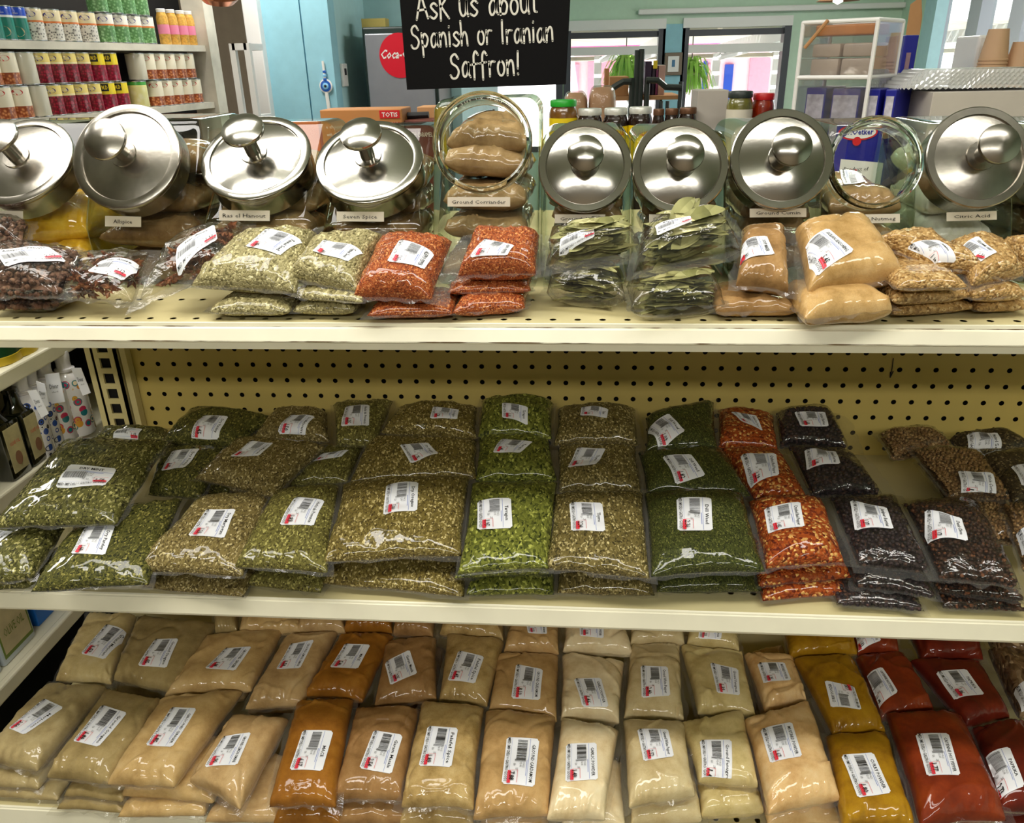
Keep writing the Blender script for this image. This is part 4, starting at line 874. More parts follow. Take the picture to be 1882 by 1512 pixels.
for key, wh, fl, fr, z, d, t in [
 ('p_marj', 'middle bag of the left front pile', (-30, 1446), (72, 1450), ZB+.024, .10, .022), ('p_marj', 'lowest bag of the left front pile', (-30, 1464), (106, 1472), ZB+.009, .10, .018),
 ('p_oreg', 'middle bag of the front pile', (118, 1462), (226, 1474), ZB+.024, .10, .022), ('p_oreg', 'lowest bag of the front pile', (104, 1486), (226, 1494), ZB+.009, .10, .018),
 ('p_ginger', 'middle bag of the front pile', (220, 1462), (392, 1476), ZB+.028, .10, .026), ('p_ginger', 'lowest bag of the front pile', (215, 1502), (376, 1500), ZB+.011, .10, .022),
 ('p_lemon', UU, (376, 1512), (510, 1512), ZB+.013, .10, .026), ('p_mace', UU, (500, 1516), (625, 1518), ZB+.016, .10, .030), ('p_garam', UU, (618, 1516), (748, 1516), ZB+.016, .10, .030),
 ('p_falafel', UU, (734, 1520), (872, 1522), ZB+.018, .10, .034), ('p_card', UU, (880, 1530), (1010, 1530), ZB+.014, .10, .026), ('p_garlic', UU, (1030, 1526), (1150, 1526), ZB+.018, .10, .034),
 ('p_white', UU, (1160, 1518), (1292, 1510), ZB+.020, .10, .036), ('p_fenu', UU, (1288, 1502), (1404, 1494), ZB+.022, .09, .038), ('p_must', UU, (1410, 1520), (1545, 1512), ZB+.018, .10, .034),
 ('p_curry', UU, (1550, 1545), (1685, 1545), ZB+.012, .10, .022), ('p_cay', UU, (1700, 1545), (1850, 1540), ZB+.012, .10, .022), ('p_pap', UU, (1840, 1530), (1960, 1530), ZB+.012, .10, .022)]:
    UB(key, wh, fl, fr, z, d, t, ZB, GB)
for key, fl, fr in [('p_ginger', (330, 1290), (450, 1285)), ('p_lemon', (455, 1310), (550, 1305)), ('p_mace', (575, 1298), (660, 1298)), ('p_garam', (690, 1305), (795, 1300)), ('p_falafel', (815, 1305), (890, 1305)), ('p_card', (905, 1322), (1015, 1328)), ('p_garlic', (1040, 1335), (1130, 1335)), ('p_white', (1155, 1330), (1250, 1330)), ('p_fenu', (1285, 1322), (1380, 1322)), ('p_must', (1400, 1318), (1475, 1300)), ('p_curry', (1535, 1355), (1620, 1350)), ('p_cay', (1630, 1330), (1715, 1318)), ('p_pap', (1780, 1345), (1850, 1330)), ('p_oreg', (215, 1270), (310, 1285))]:
    UB(key, 'underneath the second row bag of its kind', fl, fr, ZB+.022, .12, .040, ZB, GB)

# ---------------------------------------------------------------- top shelf
TP = (1.325, .36, -.335); GT = 'spice bags in front of the jars on the top shelf'
for a in [
 ('allspice', 'pressed against the jars at the left edge', [(-45, 410), (58, 412), (48, 452), (-45, 456)], .006, .034, None, '', '', 'cw', [('B', .006)]),
 ('allspice', 'upper bag of the left front pile', [(10, 452), (165, 470), (108, 545), (-50, 545)], .0, .040, [(-12, 462), (88, 450), (118, 466), (10, 492)], 'Allspice Whole', '2.02', 'up', [('R', .014), ('T', .012)]),
 ('anise', 'lying flat left of centre on the top shelf', [(128, 478), (275, 466), (245, 558), (118, 546)], -.006, .036, [(185, 478), (258, 468), (223, 509), (160, 499)], 'Star Anise', '2.12', 'up', [('L', .012), ('R', .012)]),
 ('anise', 'slanting up against the jar with its loose end raised', [(315, 452), (450, 412), (440, 480), (258, 552)], .004, .040, [(325, 455), (395, 412), (400, 435), (318, 490)], 'Star Anise', '2.30', 'up', [('R', .012), ('B', .008)]),
 ('fennel', 'left one of the pair of fennel piles', [(440, 440), (582, 428), (545, 538), (350, 524)], .004, .038, [(492, 421), (557, 430), (515, 467), (450, 455)], 'Fennel Seed', '1.62', 'cw', [('L', .010)]),
 ('fennel', 'right one of the pair of fennel piles', [(577, 442), (702, 432), (657, 538), (530, 510)], .006, .036, [(594, 442), (668, 456), (639, 479), (573, 464)], 'Fennel Seed', '1.40', 'cw', [('T', .008)]),
 ('aleppo', 'left one of the two orange red piles', [(705, 439), (832, 444), (792, 552), (648, 546)], .004, .040, [(735, 443), (799, 454), (779, 488), (710, 480)], 'ALEPPO PEPPER', '2.15', 'cw', [('R', .014)]),
 ('aleppo', 'right one of the two orange red piles', [(872, 432), (992, 433), (986, 504), (842, 506)], .008, .040, [(890, 441), (946, 452), (932, 464), (862, 465)], 'ALEPPO PEPPER', '1.95', 'cw', [('L', .014)]),
 ('bay', 'upper left one, by the ground anise jar', [(1010, 440), (1155, 420), (1182, 462), (1004, 488)], .010, .046, [(1028, 435), (1091, 424), (1093, 432), (1028, 448)], 'Bay Leaves', '1.10', 'up', [('R', .010), ('B', .010)]),
 ('bay', 'upper right one, covering a jar label', [(1180, 428), (1316, 396), (1360, 460), (1162, 502)], .014, .050, [(1202, 412), (1269, 399), (1272, 407), (1206, 430)], 'Bay Leaves', '1.20', 'up', [('R', .014), ('B', .006)]),
 ('soup', 'with a clear side flap, below the cumin jar', [(1362, 427), (1440, 420), (1448, 536), (1352, 524)], .006, .036, [(1347, 438), (1409, 435), (1424, 471), (1350, 476)], 'SOUP MAKER', '1.90', 'cw', [('R', .014)]),
 ('kolache', 'biggest on the top shelf, uppermost of two', [(1462, 426), (1582, 410), (1660, 510), (1484, 540)], .008, .048, [(1466, 440), (1520, 422), (1570, 464), (1505, 493)], 'SICILIAN SEASONING', '5.45', 'cw', [('R', .008)]),
 ('sesame', 'uppermost of the left sesame pile', [(1602, 442), (1692, 430), (1816, 502), (1716, 490)], .012, .030, [(1669, 442), (1725, 442), (1764, 469), (1710, 465)], 'Sesame', '1.12', 'cw', [('T', .01)]),
 ('sesame', 'uppermost of the right sesame pile', [(1742, 447), (1824, 437), (1882, 505), (1786, 526)], .006, .032, [(1744, 454), (1794, 438), (1832, 468), (1802, 481)], 'SESAME SEED', '1.30', 'cw', [('T', .008)]),
 ('sesame', 'at the right edge, cut off by the frame', [(1835, 447), (1905, 445), (1935, 500), (1880, 500)], .002, .032, [(1872, 462), (1905, 458), (1920, 475), (1885, 482)], 'SESAME SEED', '1.30', 'cw'),
 ]:
    key, wh, q, dz, t, lb, nm, pr, rot = a[:9]
    B(key, wh, q, TP, dz, t, lb, nm, pr, rot, zmin=ZT, grp=GT, flap=a[9] if len(a) > 9 else None, wr=.0026, rim=.007)
for key, wh, fl, fr, z, d, t in [
 ('allspice', 'lowest bag of the left front pile', (-30, 566), (95, 566), ZT+.011, .08, .022), ('fennel', 'lowest bag of the left fennel pile', (382, 574), (532, 574), ZT+.010, .08, .020),
 ('fennel', 'middle bag of the right fennel pile', (534, 545), (666, 556), ZT+.024, .08, .016), ('fennel', 'lowest bag of the right fennel pile', (538, 572), (654, 572), ZT+.010, .08, .020),
 ('aleppo', 'lowest bag of the left orange red pile', (674, 580), (832, 577), ZT+.010, .08, .020), ('aleppo', 'middle bag of the right orange red pile', (820, 538), (975, 534), ZT+.024, .08, .018), ('aleppo', 'lowest bag of the right orange red pile', (832, 576), (966, 566), ZT+.010, .08, .022),
 ('bay', 'lower left one, darker with edges of leaves showing', (1004, 538), (1150, 550), ZT+.020, .09, .044), ('bay', 'lower right one, at the rail with stacked leaf edges', (1160, 570), (1335, 560), ZT+.020, .09, .044),
 ('soup', 'lowest and folded beside the lower bay leaves', (1314, 572), (1464, 572), ZT+.011, .08, .022), ('kolache', 'lower of two, crumpled, at the rail', (1478, 586), (1640, 572), ZT+.017, .09, .034),
 ('sesame', 'second of the left sesame pile', (1650, 530), (1780, 528), ZT+.040, .09, .020), ('sesame', 'third of the left sesame pile', (1644, 556), (1786, 545), ZT+.024, .09, .022), ('sesame', 'lowest of the left sesame pile', (1642, 578), (1792, 566), ZT+.009, .09, .018),
 ('sesame', 'second of the right sesame pile', (1788, 548), (1890, 544), ZT+.024, .09, .022), ('sesame', 'lowest of the right sesame pile', (1796, 570), (1895, 566), ZT+.009, .09, .018)]:
    UB(key, wh, fl, fr, z, d, t, ZT, GT)

# ================================================================== GLASS JARS
def round_poly(P, rad, n=6):
    P = [np.array(p, float) for p in P]; out = []
    for i, p in enumerate(P):
        a = P[i-1]-p; b = P[(i+1) % len(P)]-p; la, lb = np.linalg.norm(a), np.linalg.norm(b); a /= la; b /= lb
        ang = math.acos(np.clip(a@b, -1, 1)); r = min(rad, .45*min(la, lb)*math.tan(ang/2)); d = r/math.tan(ang/2)
        c = p+(a+b)/np.linalg.norm(a+b)*r/math.sin(ang/2); s = p+a*d-c; e = p+b*d-c
        for k in range(n+1):
            t = k/n; v = s*(1-t)+e*t; v = v/np.linalg.norm(v)*r; out.append(c+v)
    return out
def resample(P, step):
    out = []
    for i in range(len(P)):
        a, b = P[i], P[(i+1) % len(P)]; k = max(1, int(np.linalg.norm(b-a)/step))
        for j in range(k): out.append(a+(b-a)*j/k)
    return out
def jar_at(nm, label, bl, br, cu, cv, apx, elev, yl, topv, lpx, ltext, key, lid=True, yf=-.205, yb=-.005, az=0., steel='steel', npouch=4, pdesc='', tall=None, ztop=None):
    c = Py(cu, cv, yl); D = (c-CAM)@FWD; R = apx*D/F_PX
    xl = float(Py(bl, 430, yf)[0]); xr = float(Py(br, 430, yf)[0]); xc = (xl+xr)/2; wd = xr-xl
    n = np.array([math.sin(az)*math.cos(elev), -math.cos(az)*math.cos(elev), math.sin(elev)])
    n0 = np.array([0, -math.cos(elev), math.sin(elev)])
    zt = float(Py(cu, topv, yb+.02)[2]) if ztop is None else ztop
    fp = c-n0*.026                                # a point on the slanted glass face
    # plane: n0.(p-fp)=0
    z1 = fp[2]+(yf-fp[1])*math.cos(elev)/math.sin(elev); z1 = max(z1, ZT+.03)
    y2 = fp[1]+(zt-fp[2])*math.sin(elev)/math.cos(elev); y2 = min(y2, yb-.03)
    poly = [(yf, ZT+.001), (yf, z1), (y2, zt), (yb, zt), (yb, ZT+.001)]
    base = resample(round_poly(poly, .016, 5), .008); m = len(base); base = np.array(base); cen = base.mean(0)
    r = .016; xs = [(-wd/2+r-r*math.sin(t), r*(1-math.cos(t))) for t in np.linspace(math.pi/2, 0, 6)]
    k = max(2, int((wd-2*r)/.008)); mid = [(-wd/2+r+(wd-2*r)*i/k, 0) for i in range(1, k)]
    xs = xs+mid+[(-x, i) for x, i in xs[::-1]]
    V = []; 
    nx = np.roll(base, -1, 0)-np.roll(base, 1, 0); nrm = np.stack([-nx[:, 1], nx[:, 0]], 1); nrm /= np.linalg.norm(nrm, axis=1)[:, None]+1e-9
    sgn = np.sign(((cen-base)*nrm).sum(1)); nrm *= sgn[:, None]
    for x, ins in xs:
        for p in base+nrm*ins: V.append((xc+x, p[0], p[1]))
    V = np.array(V); Fc = []
    for i in range(len(xs)-1):
        for j in range(m):
            q = (i*m+j, i*m+(j+1) % m, (i+1)*m+(j+1) % m, (i+1)*m+j); ctr = V[list(q)].mean(0)
            h = (ctr-fp)@n0; rad = np.linalg.norm((ctr-fp)-n0*h)
            if abs(h) < .012 and rad < R*.86: continue
            Fc.append(q)
    Fc.append(tuple(range(m))[::-1]); Fc.append(tuple((len(xs)-1)*m+j for j in range(m)))
    root = thing('glass_jar', label, 'jar', (xc, (yf+yb)/2, ZT), 'slant mouthed glass jars on the top shelf')
    meshob('glass_body', V, Fc, MT['glass'], root)
    nk = MB(); R0 = R*.92
    nk.lathe([(R0*.90, -.004), (R0*.96, -.004), (R0*.965, .012), (R0*1.02, .014), (R0*1.035, .019), (R0*1.02, .024), (R0*.97, .026), (R0*.92, .024), (R0*.90, .018), (R0*.90, -.004)], fp, n0, 48, cap=False)
    nk.build('glass_neck', MT['neck'], root, smooth='auto')
    if lid:
        ld = thing('jar_lid', 'round steel knob lid on the %s jar' % ltext.lower(), 'lid', c-n*.02, 'steel jar lids')
        p = c
        lb = MB(); lb.lathe([(R*.945, -.030), (R*.955, -.030), (R*.955, -.006), (R*.985, -.0045), (R, -.001), (R*.992, .0018), (R*.97, .0028), (R*.84, .0030), (R*.825, .0012), (R*.80, .0016), (R*.55, .0052), (R*.30, .0072), (R*.20, .0078), (0, .0080)], p, n, 72)
        lb.build('lid_disc', MT[steel], ld, smooth='auto')
        kb = MB(); kr = R*.375
        kb.lathe([(.016, .0075), (.0155, .0095), (.0085, .010), (.0082, .034), (.011, .036)], p, n, 28, cap=False).build('knob_stem', MT[steel], ld, smooth='auto')
        kb = MB(); kb.lathe([(.008, .0345), (kr*.8, .037), (kr*.98, .0405), (kr, .043), (kr*.97, .0452), (kr*.7, .0482), (kr*.35, .0500), (0, .0505)], p, n, 44).build('knob', MT[steel], ld, smooth='auto')
    # name plate
    if ltext:
        u, v, wpx, hpx, tilt = lpx; dv = tilt*wpx/2; yq = yf-.0012
        q = [Py(u-wpx/2, v-hpx/2-dv, yq), Py(u+wpx/2, v-hpx/2+dv, yq), Py(u+wpx/2, v+hpx/2+dv, yq), Py(u-wpx/2, v+hpx/2-dv, yq)]
        pm = MB(); th = np.array([0, .0007, 0]); pm.add([*q, *[a+th for a in q]], [(3, 2, 1, 0), (4, 5, 6, 7), (0, 1, 5, 4), (2, 3, 7, 6), (1, 2, 6, 5), (3, 0, 4, 7)])
        pl = pm.build('name_plate', MT['plate'], root)
        TV, TF = text_geo(ltext); wf = min(.86, .062*len(ltext)*1.05); A = TV.copy(); A[:, 0] = .5-wf/2+A[:, 0]/A[:, 0].max()*wf; A[:, 1] = .32+A[:, 1]*.38
        P3 = q[3]*((1-A[:, :1])*(1-A[:, 1:]))+q[2]*(A[:, :1]*(1-A[:, 1:]))+q[1]*(A[:, :1]*A[:, 1:])+q[0]*((1-A[:, :1])*A[:, 1:])-np.array([0, .0006, 0])
        meshob('plate_lettering', P3, TF, MT['black'], pl, smooth=False)
    # pouches of spice inside
    if key:
        rnd = random.Random(int(cu)+7); hh = ((tall or (zt-.045))-ZT)/npouch
        ords = ['lowest', 'second', 'third', 'fourth', 'fifth', 'topmost']
        for i in range(npouch):
            zc = ZT+.006+hh*(i+.5); t = hh*1.15
            # room at that height in front
            yfr = yf+.014; 
            if zc+t*.4 > z1: yfr = max(yfr, fp[1]+(zc+t*.4-fp[2])*math.sin(elev)/math.cos(elev)+.014)
            x0, x1 = xc-wd/2+.008, xc+wd/2-.008; sk = rnd.uniform(-.006, .006); tl = rnd.uniform(-.010, .010)
            C4 = [(x0+rnd.uniform(0, .01), yb-.02, zc+sk), (x1-rnd.uniform(0, .01), yb-.02, zc-sk), (x1-rnd.uniform(0, .006), yfr, zc-sk+tl), (x0+rnd.uniform(0, .006), yfr, zc+sk+tl)]
            po = 'topmost' if i == npouch-1 else ords[i]
            lb_ = None; 
            if not lid and i == npouch-1: lb_ = pdesc
            bag('spice_pouch', 'crumpled clear pouch inside the %s jar, %s of its pile' % (ltext.lower() if ltext else nm, po), C4, t, C[key], cat='spice pouch', group='pouches inside the jars', zmin=ZT+.003,
                wr=.006, lump=.5, nu=40, nv=34, rim=0, sq=.42, powder=True, pleat=.12, lab=lb_, lname=ltext, rotl='ccw')
    return root
R_ = math.radians
J = [
 ('turmeric', 'glass jar of yellow turmeric, leftmost and cut off by the frame', -55, 150, 38, 297, 99, R_(47), -.170, 215, (-4, 397, 92, 20, .02), 'Turmeric', 'p_turm', True, 'steel2'),
 ('allspice', 'glass jar of allspice with a name plate low on its front', 150, 364, 233, 288, 102, R_(31), -.190, 208, (226, 407, 66, 19, .02), 'Allspice', 'p_brown', True, 'steel2'),
 ('ras', 'glass jar of ras el hanout with a shining white lid', 369, 580, 471, 290, 102, R_(50), -.165, 216, (449, 396, 93, 19, .01), 'Ras el Hanout', 'p_tan', True, 'steel'),
 ('seven', 'glass jar of seven spice left of the open coriander jar', 588, 783, 679, 297, 100, R_(50), -.165, 222, (662, 398, 87, 18, .005), 'Seven Spice', 'p_brown', True, 'steel'),
 ('coriander', 'large open glass jar of ground coriander without lid, below the sign', 790, 987, 885, 258, 98, R_(22), -.185, 172, (880, 371, 115, 17, 0), 'Ground Corriander', 'p_tan', False, 'steel'),
 ('anise', 'glass jar of ground anise right of the open coriander jar', 992, 1160, 1075, 305, 86, R_(24), -.193, 222, (1066, 402, 93, 16, 0), 'Ground Anise', 'p_tan', True, 'steel'),
 ('cloves', 'glass jar whose name plate is half hidden by bay leaves', 1166, 1340, 1250, 305, 88, R_(24), -.193, 222, (1240, 402, 94, 16, 0), 'Ground Cloves', 'p_brown', True, 'steel'),
 ('cumin', 'glass jar of ground cumin left of the open nutmeg jar', 1348, 1518, 1436, 293, 93, R_(24), -.193, 212, (1430, 391, 104, 16, -.01), 'Ground Cumin', 'p_brown', True, 'steel'),
 ('nutmeg', 'open glass jar of ground nutmeg without lid, blue box behind it', 1522, 1698, 1612, 296, 90, R_(22), -.190, 212, (1600, 402, 108, 16, -.02), 'Ground Nutmeg', 'p_tan', False, 'steel'),
 ('acid', 'glass jar full of white citric acid crystals', 1706, 1876, 1797, 290, 94, R_(24), -.193, 208, (1786, 397, 92, 16, -.03), 'Citric Acid', 'p_acid', True, 'steel2'),
 ('plain', 'glass jar at the right edge, mostly outside the frame', 1886, 2060, 1975, 296, 92, R_(24), -.193, 208, (1986, 397, 92, 16, 0), 'Ground Ginger', 'p_brown', True, 'steel'),
]
for (nm, lb, bl, br, cu, cv, ap, el, yl, tv, lp, tx, key, lid, st) in J:
    kw = {}
    if nm == 'coriander': kw = dict(npouch=5, tall=1.475, pdesc=[(862, 195), (915, 190), (913, 218), (858, 222)])
    if nm == 'nutmeg': kw = dict(npouch=3, tall=1.40, pdesc=[(1540, 312), (1578, 308), (1593, 330), (1552, 336)])
    if nm == 'turmeric': kw = dict(npouch=2, tall=1.385)
    if nm in ('anise',): kw = dict(tall=1.40)
    if nm == 'acid': kw = dict(tall=1.43)
    jar_at(nm, lb, bl, br, cu, cv, ap, el, yl, tv, lp, tx, key, lid=lid, steel=st, **kw)

# ================================================================== CHALK SIGN
YS = .035
sg = thing('chalkboard_sign', 'black board with white handwriting asking about Spanish or Iranian saffron', 'sign', Py(895, 160, YS))
q = [Py(748, 165, YS), Py(1040, 155, YS), Py(1052, -75, YS), Py(729, -70, YS)]
bm_ = MB(); th = np.array([0, .006, 0]); bm_.add([*q, *[a+th for a in q]], [(0, 1, 2, 3), (7, 6, 5, 4), (1, 0, 4, 5), (2, 1, 5, 6), (3, 2, 6, 7), (0, 3, 7, 4)])
bm_.build('board', MT['board'], sg)
MB().tube([q[3]+th*.5+np.array([.03, 0, -.005]), (q[3][0]+.03, YS+.003, ZC)], .0012, 6).build('cord', MT['dkframe'], sg)
MB().tube([q[2]+th*.5+np.array([-.03, 0, -.005]), (q[2][0]-.03, YS+.003, ZC)], .0012, 6).build('cord', MT['dkframe'], sg)
circ = lambda cx, cy, rx, ry: [(cx+rx*math.sin(t), cy+ry*math.cos(t)) for t in np.linspace(0, 2*math.pi, 10)]
GLY = {
 'A': (.95, [[(0, -.05), (.25, .85), (.47, 1.65)], [(.47, 1.65), (.7, .8), (.92, 0)], [(.16, .55), (.78, .6)]]),
 's': (.62, [[(.58, .85), (.35, 1.02), (.1, .82), (.32, .52), (.55, .27), (.3, 0), (.0, .14)]]),
 'k': (.75, [[(.05, 1.55), (.08, .7), (.05, -.15)], [(.05, 1.45), (.4, 1.62), (.55, 1.3), (.3, .95), (.1, .75)], [(.15, .78), (.4, .4), (.72, -.05)]]),
 'u': (.68, [[(0, 1), (.02, .35), (.2, .02), (.45, .2), (.56, 1)], [(.56, 1), (.56, .4), (.64, 0)]]),
 'a': (.72, [[(.56, .82), (.32, 1), (.06, .62), (.1, .1), (.3, .02), (.52, .4), (.58, .95)], [(.58, .95), (.57, .3), (.7, .02)]]),
 'b': (.66, [[(.02, 1.7), (.0, .9), (.02, 0)], [(.03, .55), (.3, .95), (.56, .62), (.42, .08), (.04, .06)]]),
 'o': (.66, [circ(.3, .5, .28, .5)]),
 't': (.55, [[(.22, 1.5), (.2, .7), (.22, .12), (.4, .02)], [(-.05, 1.02), (.48, 1.1)]]),
 'S': (.8, [[(.68, 1.3), (.42, 1.62), (.08, 1.4), (.12, 1.02), (.5, .76), (.66, .4), (.45, .02), (.1, -.02), (-.06, .2)]]),
 'p': (.68, [[(0, 1.02), (.04, .2), (.06, -.7)], [(.03, .62), (.3, 1), (.57, .62), (.34, .08), (.05, .2)]]),
 'n': (.68, [[(0, 1), (.03, .5), (.02, 0)], [(.03, .55), (.3, 1), (.5, .8), (.56, 0)]]),
 'i': (.22, [[(.05, 1), (.06, .5), (.05, 0)], [(.05, 1.38), (.07, 1.46)]]),
 'h': (.68, [[(0, 1.75), (.03, .8), (.02, 0)], [(.03, .5), (.3, .98), (.5, .75), (.57, 0)]]),
 'r': (.55, [[(0, 1), (.03, .5), (.02, 0)], [(.03, .6), (.2, .95), (.48, .95)]]),
 'I': (.3, [[(.08, 1.65), (.06, .8), (.08, 0)]]),
 'f': (.58, [[(.56, 1.45), (.36, 1.7), (.18, 1.4), (.17, .6), (.16, -.2)], [(-.08, .85), (.48, .92)]]),
 '!': (.3, [[(.12, 1.6), (.09, .9), (.08, .45)], [(.07, .05), (.09, .0)]]),
 ' ': (.55, []),
}
def catmull(P, k=7):
    P = [np.array(p, float) for p in P]; P = [2*P[0]-P[1]]+P+[2*P[-1]-P[-2]]; out = []
    for i in range(1, len(P)-2):
        for j in range(k):
            t = j/k; a, b, c, d = P[i-1:i+3]
            out.append(.5*((2*b)+(-a+c)*t+(2*a-5*b+4*c-d)*t*t+(-a+3*b-3*c+d)*t**3))
    out.append(P[-2]); return np.array(out)
def chalk(text, pa, pb, xh, parent, width=.075, name='handwriting', mat='chalk', dy=-.0006):
    """handwritten line between two points (baseline) on a vertical board, x-height in metres"""
    adv = sum(GLY[c][0]+.16 for c in text)-.16; ln = np.linalg.norm(pb-pa); ex = (pb-pa)/ln; ez = np.cross(ex, (0, 1., 0)); ez = ez if ez[2] > 0 else -ez
    sx = ln/adv; x = 0; mb = MB(); rnd = random.Random(len(text))
    for ch in text:
        wd, strokes = GLY[ch]
        for s in strokes:
            p = catmull(s, 6) if len(s) > 2 else np.array(s); p = np.stack([(p[:, 0]+x)*sx, p[:, 1]*xh+rnd.uniform(-.04, .04)*xh], 1)
            tg = np.gradient(p, axis=0); tg /= np.linalg.norm(tg, axis=1)[:, None]+1e-9; nn = np.stack([-tg[:, 1], tg[:, 0]], 1)*xh*width
            L_ = p+nn; R2 = p-nn; k = len(p)
            t3 = lambda a, lift: pa+a[:, :1]*ex+a[:, 1:]*ez+np.array([0, dy*lift, 0])
            V = np.concatenate([t3(L_, 1), t3(R2, 1)]); mb.add(V, [(i, i+1, k+i+1, k+i) for i in range(k-1)])
            for e in (p[0], p[-1]):
                cc = np.array([e+np.array([math.cos(t), math.sin(t)])*xh*width for t in np.linspace(0, 2*math.pi, 11)[:-1]]); mb.add(t3(cc, 1), [tuple(range(10))])
        x += wd+.16
    return mb.build(name, MT[mat], parent)
chalk('Ask us about', Py(766, 35, YS), Py(990, 23, YS), .0175, sg)
chalk('Spanish or Iranian', Py(758, 88, YS), Py(1018, 76, YS), .0165, sg)
chalk('Saffron!', Py(830, 143, YS), Py(957, 137, YS), .0180, sg)

# ================================================================== LEFT NEIGHBOUR SHELF (runs into the depth)
XE = -.15
lu = thing('side_gondola', 'cream side shelving with oil bottles left of the spice shelves', 'shelving', (-.4, -.4, 0))
for z, nm in ((1.148, 'shelf_board'), (.985, 'shelf_board'), (.728, 'shelf_board')):
    MB().box(-.55, XE-.010, -1.3, .30, z-.022, z, 0).box(XE-.012, XE, -1.3, .30, z-.024, z+.001, 0, bev=.003).build(nm, MT['creamlip'], lu)
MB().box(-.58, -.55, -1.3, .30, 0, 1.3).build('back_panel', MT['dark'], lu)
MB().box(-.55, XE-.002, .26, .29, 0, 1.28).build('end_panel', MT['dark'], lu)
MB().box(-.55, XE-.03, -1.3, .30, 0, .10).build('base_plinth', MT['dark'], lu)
MT['porcelain'] = plain('white_porcelain', rgb(238, 236, 240), .15, coat=.6)
def dots_mat(name, cols, scale, base):
    m, N, L, P = nmat(name); P.inputs['Roughness'].default_value = .15; P.inputs['Coat Weight'].default_value = .6
    tc = N.new('ShaderNodeTexCoord'); v = N.new('ShaderNodeTexVoronoi'); v.inputs['Scale'].default_value = scale; v.inputs['Randomness'].default_value = .75; L.new(tc.outputs['Object'], v.inputs['Vector'])
    sp = N.new('ShaderNodeSeparateColor'); L.new(v.outputs['Color'], sp.inputs[0])
    r1 = ramp(N, [(i/len(cols), c) for i, c in enumerate(cols)], 'CONSTANT'); L.new(sp.outputs[0], r1.inputs[0])
    r2 = ramp(N, [((i/len(cols)+.37) % 1, c) for i, c in enumerate(cols[::-1])][:1]+[(.5, cols[1]), (.75, cols[0])], 'CONSTANT'); L.new(sp.outputs[1], r2.inputs[0])
    ring = ramp(N, [(0, (1, 1, 1, 1)), (.18, (0, 0, 0, 1)), (.34, (1, 1, 1, 1)), (.42, (.5, .5, .5, 1))], 'CONSTANT'); L.new(v.outputs['Distance'], ring.inputs[0])
    m1 = N.new('ShaderNodeMix'); m1.data_type = 'RGBA'; L.new(ring.outputs[0], m1.inputs['Factor']); L.new(r1.outputs[0], m1.inputs['A']); L.new(r2.outputs[0], m1.inputs['B'])
    out = N.new('ShaderNodeMath'); out.operation = 'GREATER_THAN'; out.inputs[1].default_value = .46; L.new(v.outputs['Distance'], out.inputs[0])
    m2 = N.new('ShaderNodeMix'); m2.data_type = 'RGBA'; L.new(out.outputs[0], m2.inputs['Factor']); L.new(m1.outputs['Result'], m2.inputs['A']); m2.inputs['B'].default_value = base
    L.new(m2.outputs['Result'], P.inputs['Base Color']); return m
MT['circles'] = dots_mat('colourful_circles', [rgb(232, 168, 60), rgb(206, 52, 96), rgb(120, 160, 96), rgb(240, 226, 190), rgb(40, 130, 140)], 66, rgb(240, 238, 238))
MT['flowers'] = dots_mat('blue_flowers', [rgb(52, 88, 178), rgb(30, 36, 60), rgb(240, 240, 246), rgb(240, 240, 246), rgb(240, 240, 246)], 84, rgb(240, 240, 246))
MT['cork'] = plain('cork', rgb(150, 110, 84), .8)
MT['oilglass'] = plain('dark_oil_glass', rgb(14, 18, 8), .08, coat=1)
MT['oillab'] = plain('oil_label', rgb(206, 196, 150), .5, noise=.2, nscale=60)
MT['green'] = plain('dark_green_tin', rgb(18, 66, 34), .35)
MT['gold'] = plain('yellow_band', rgb(196, 168, 40), .4)
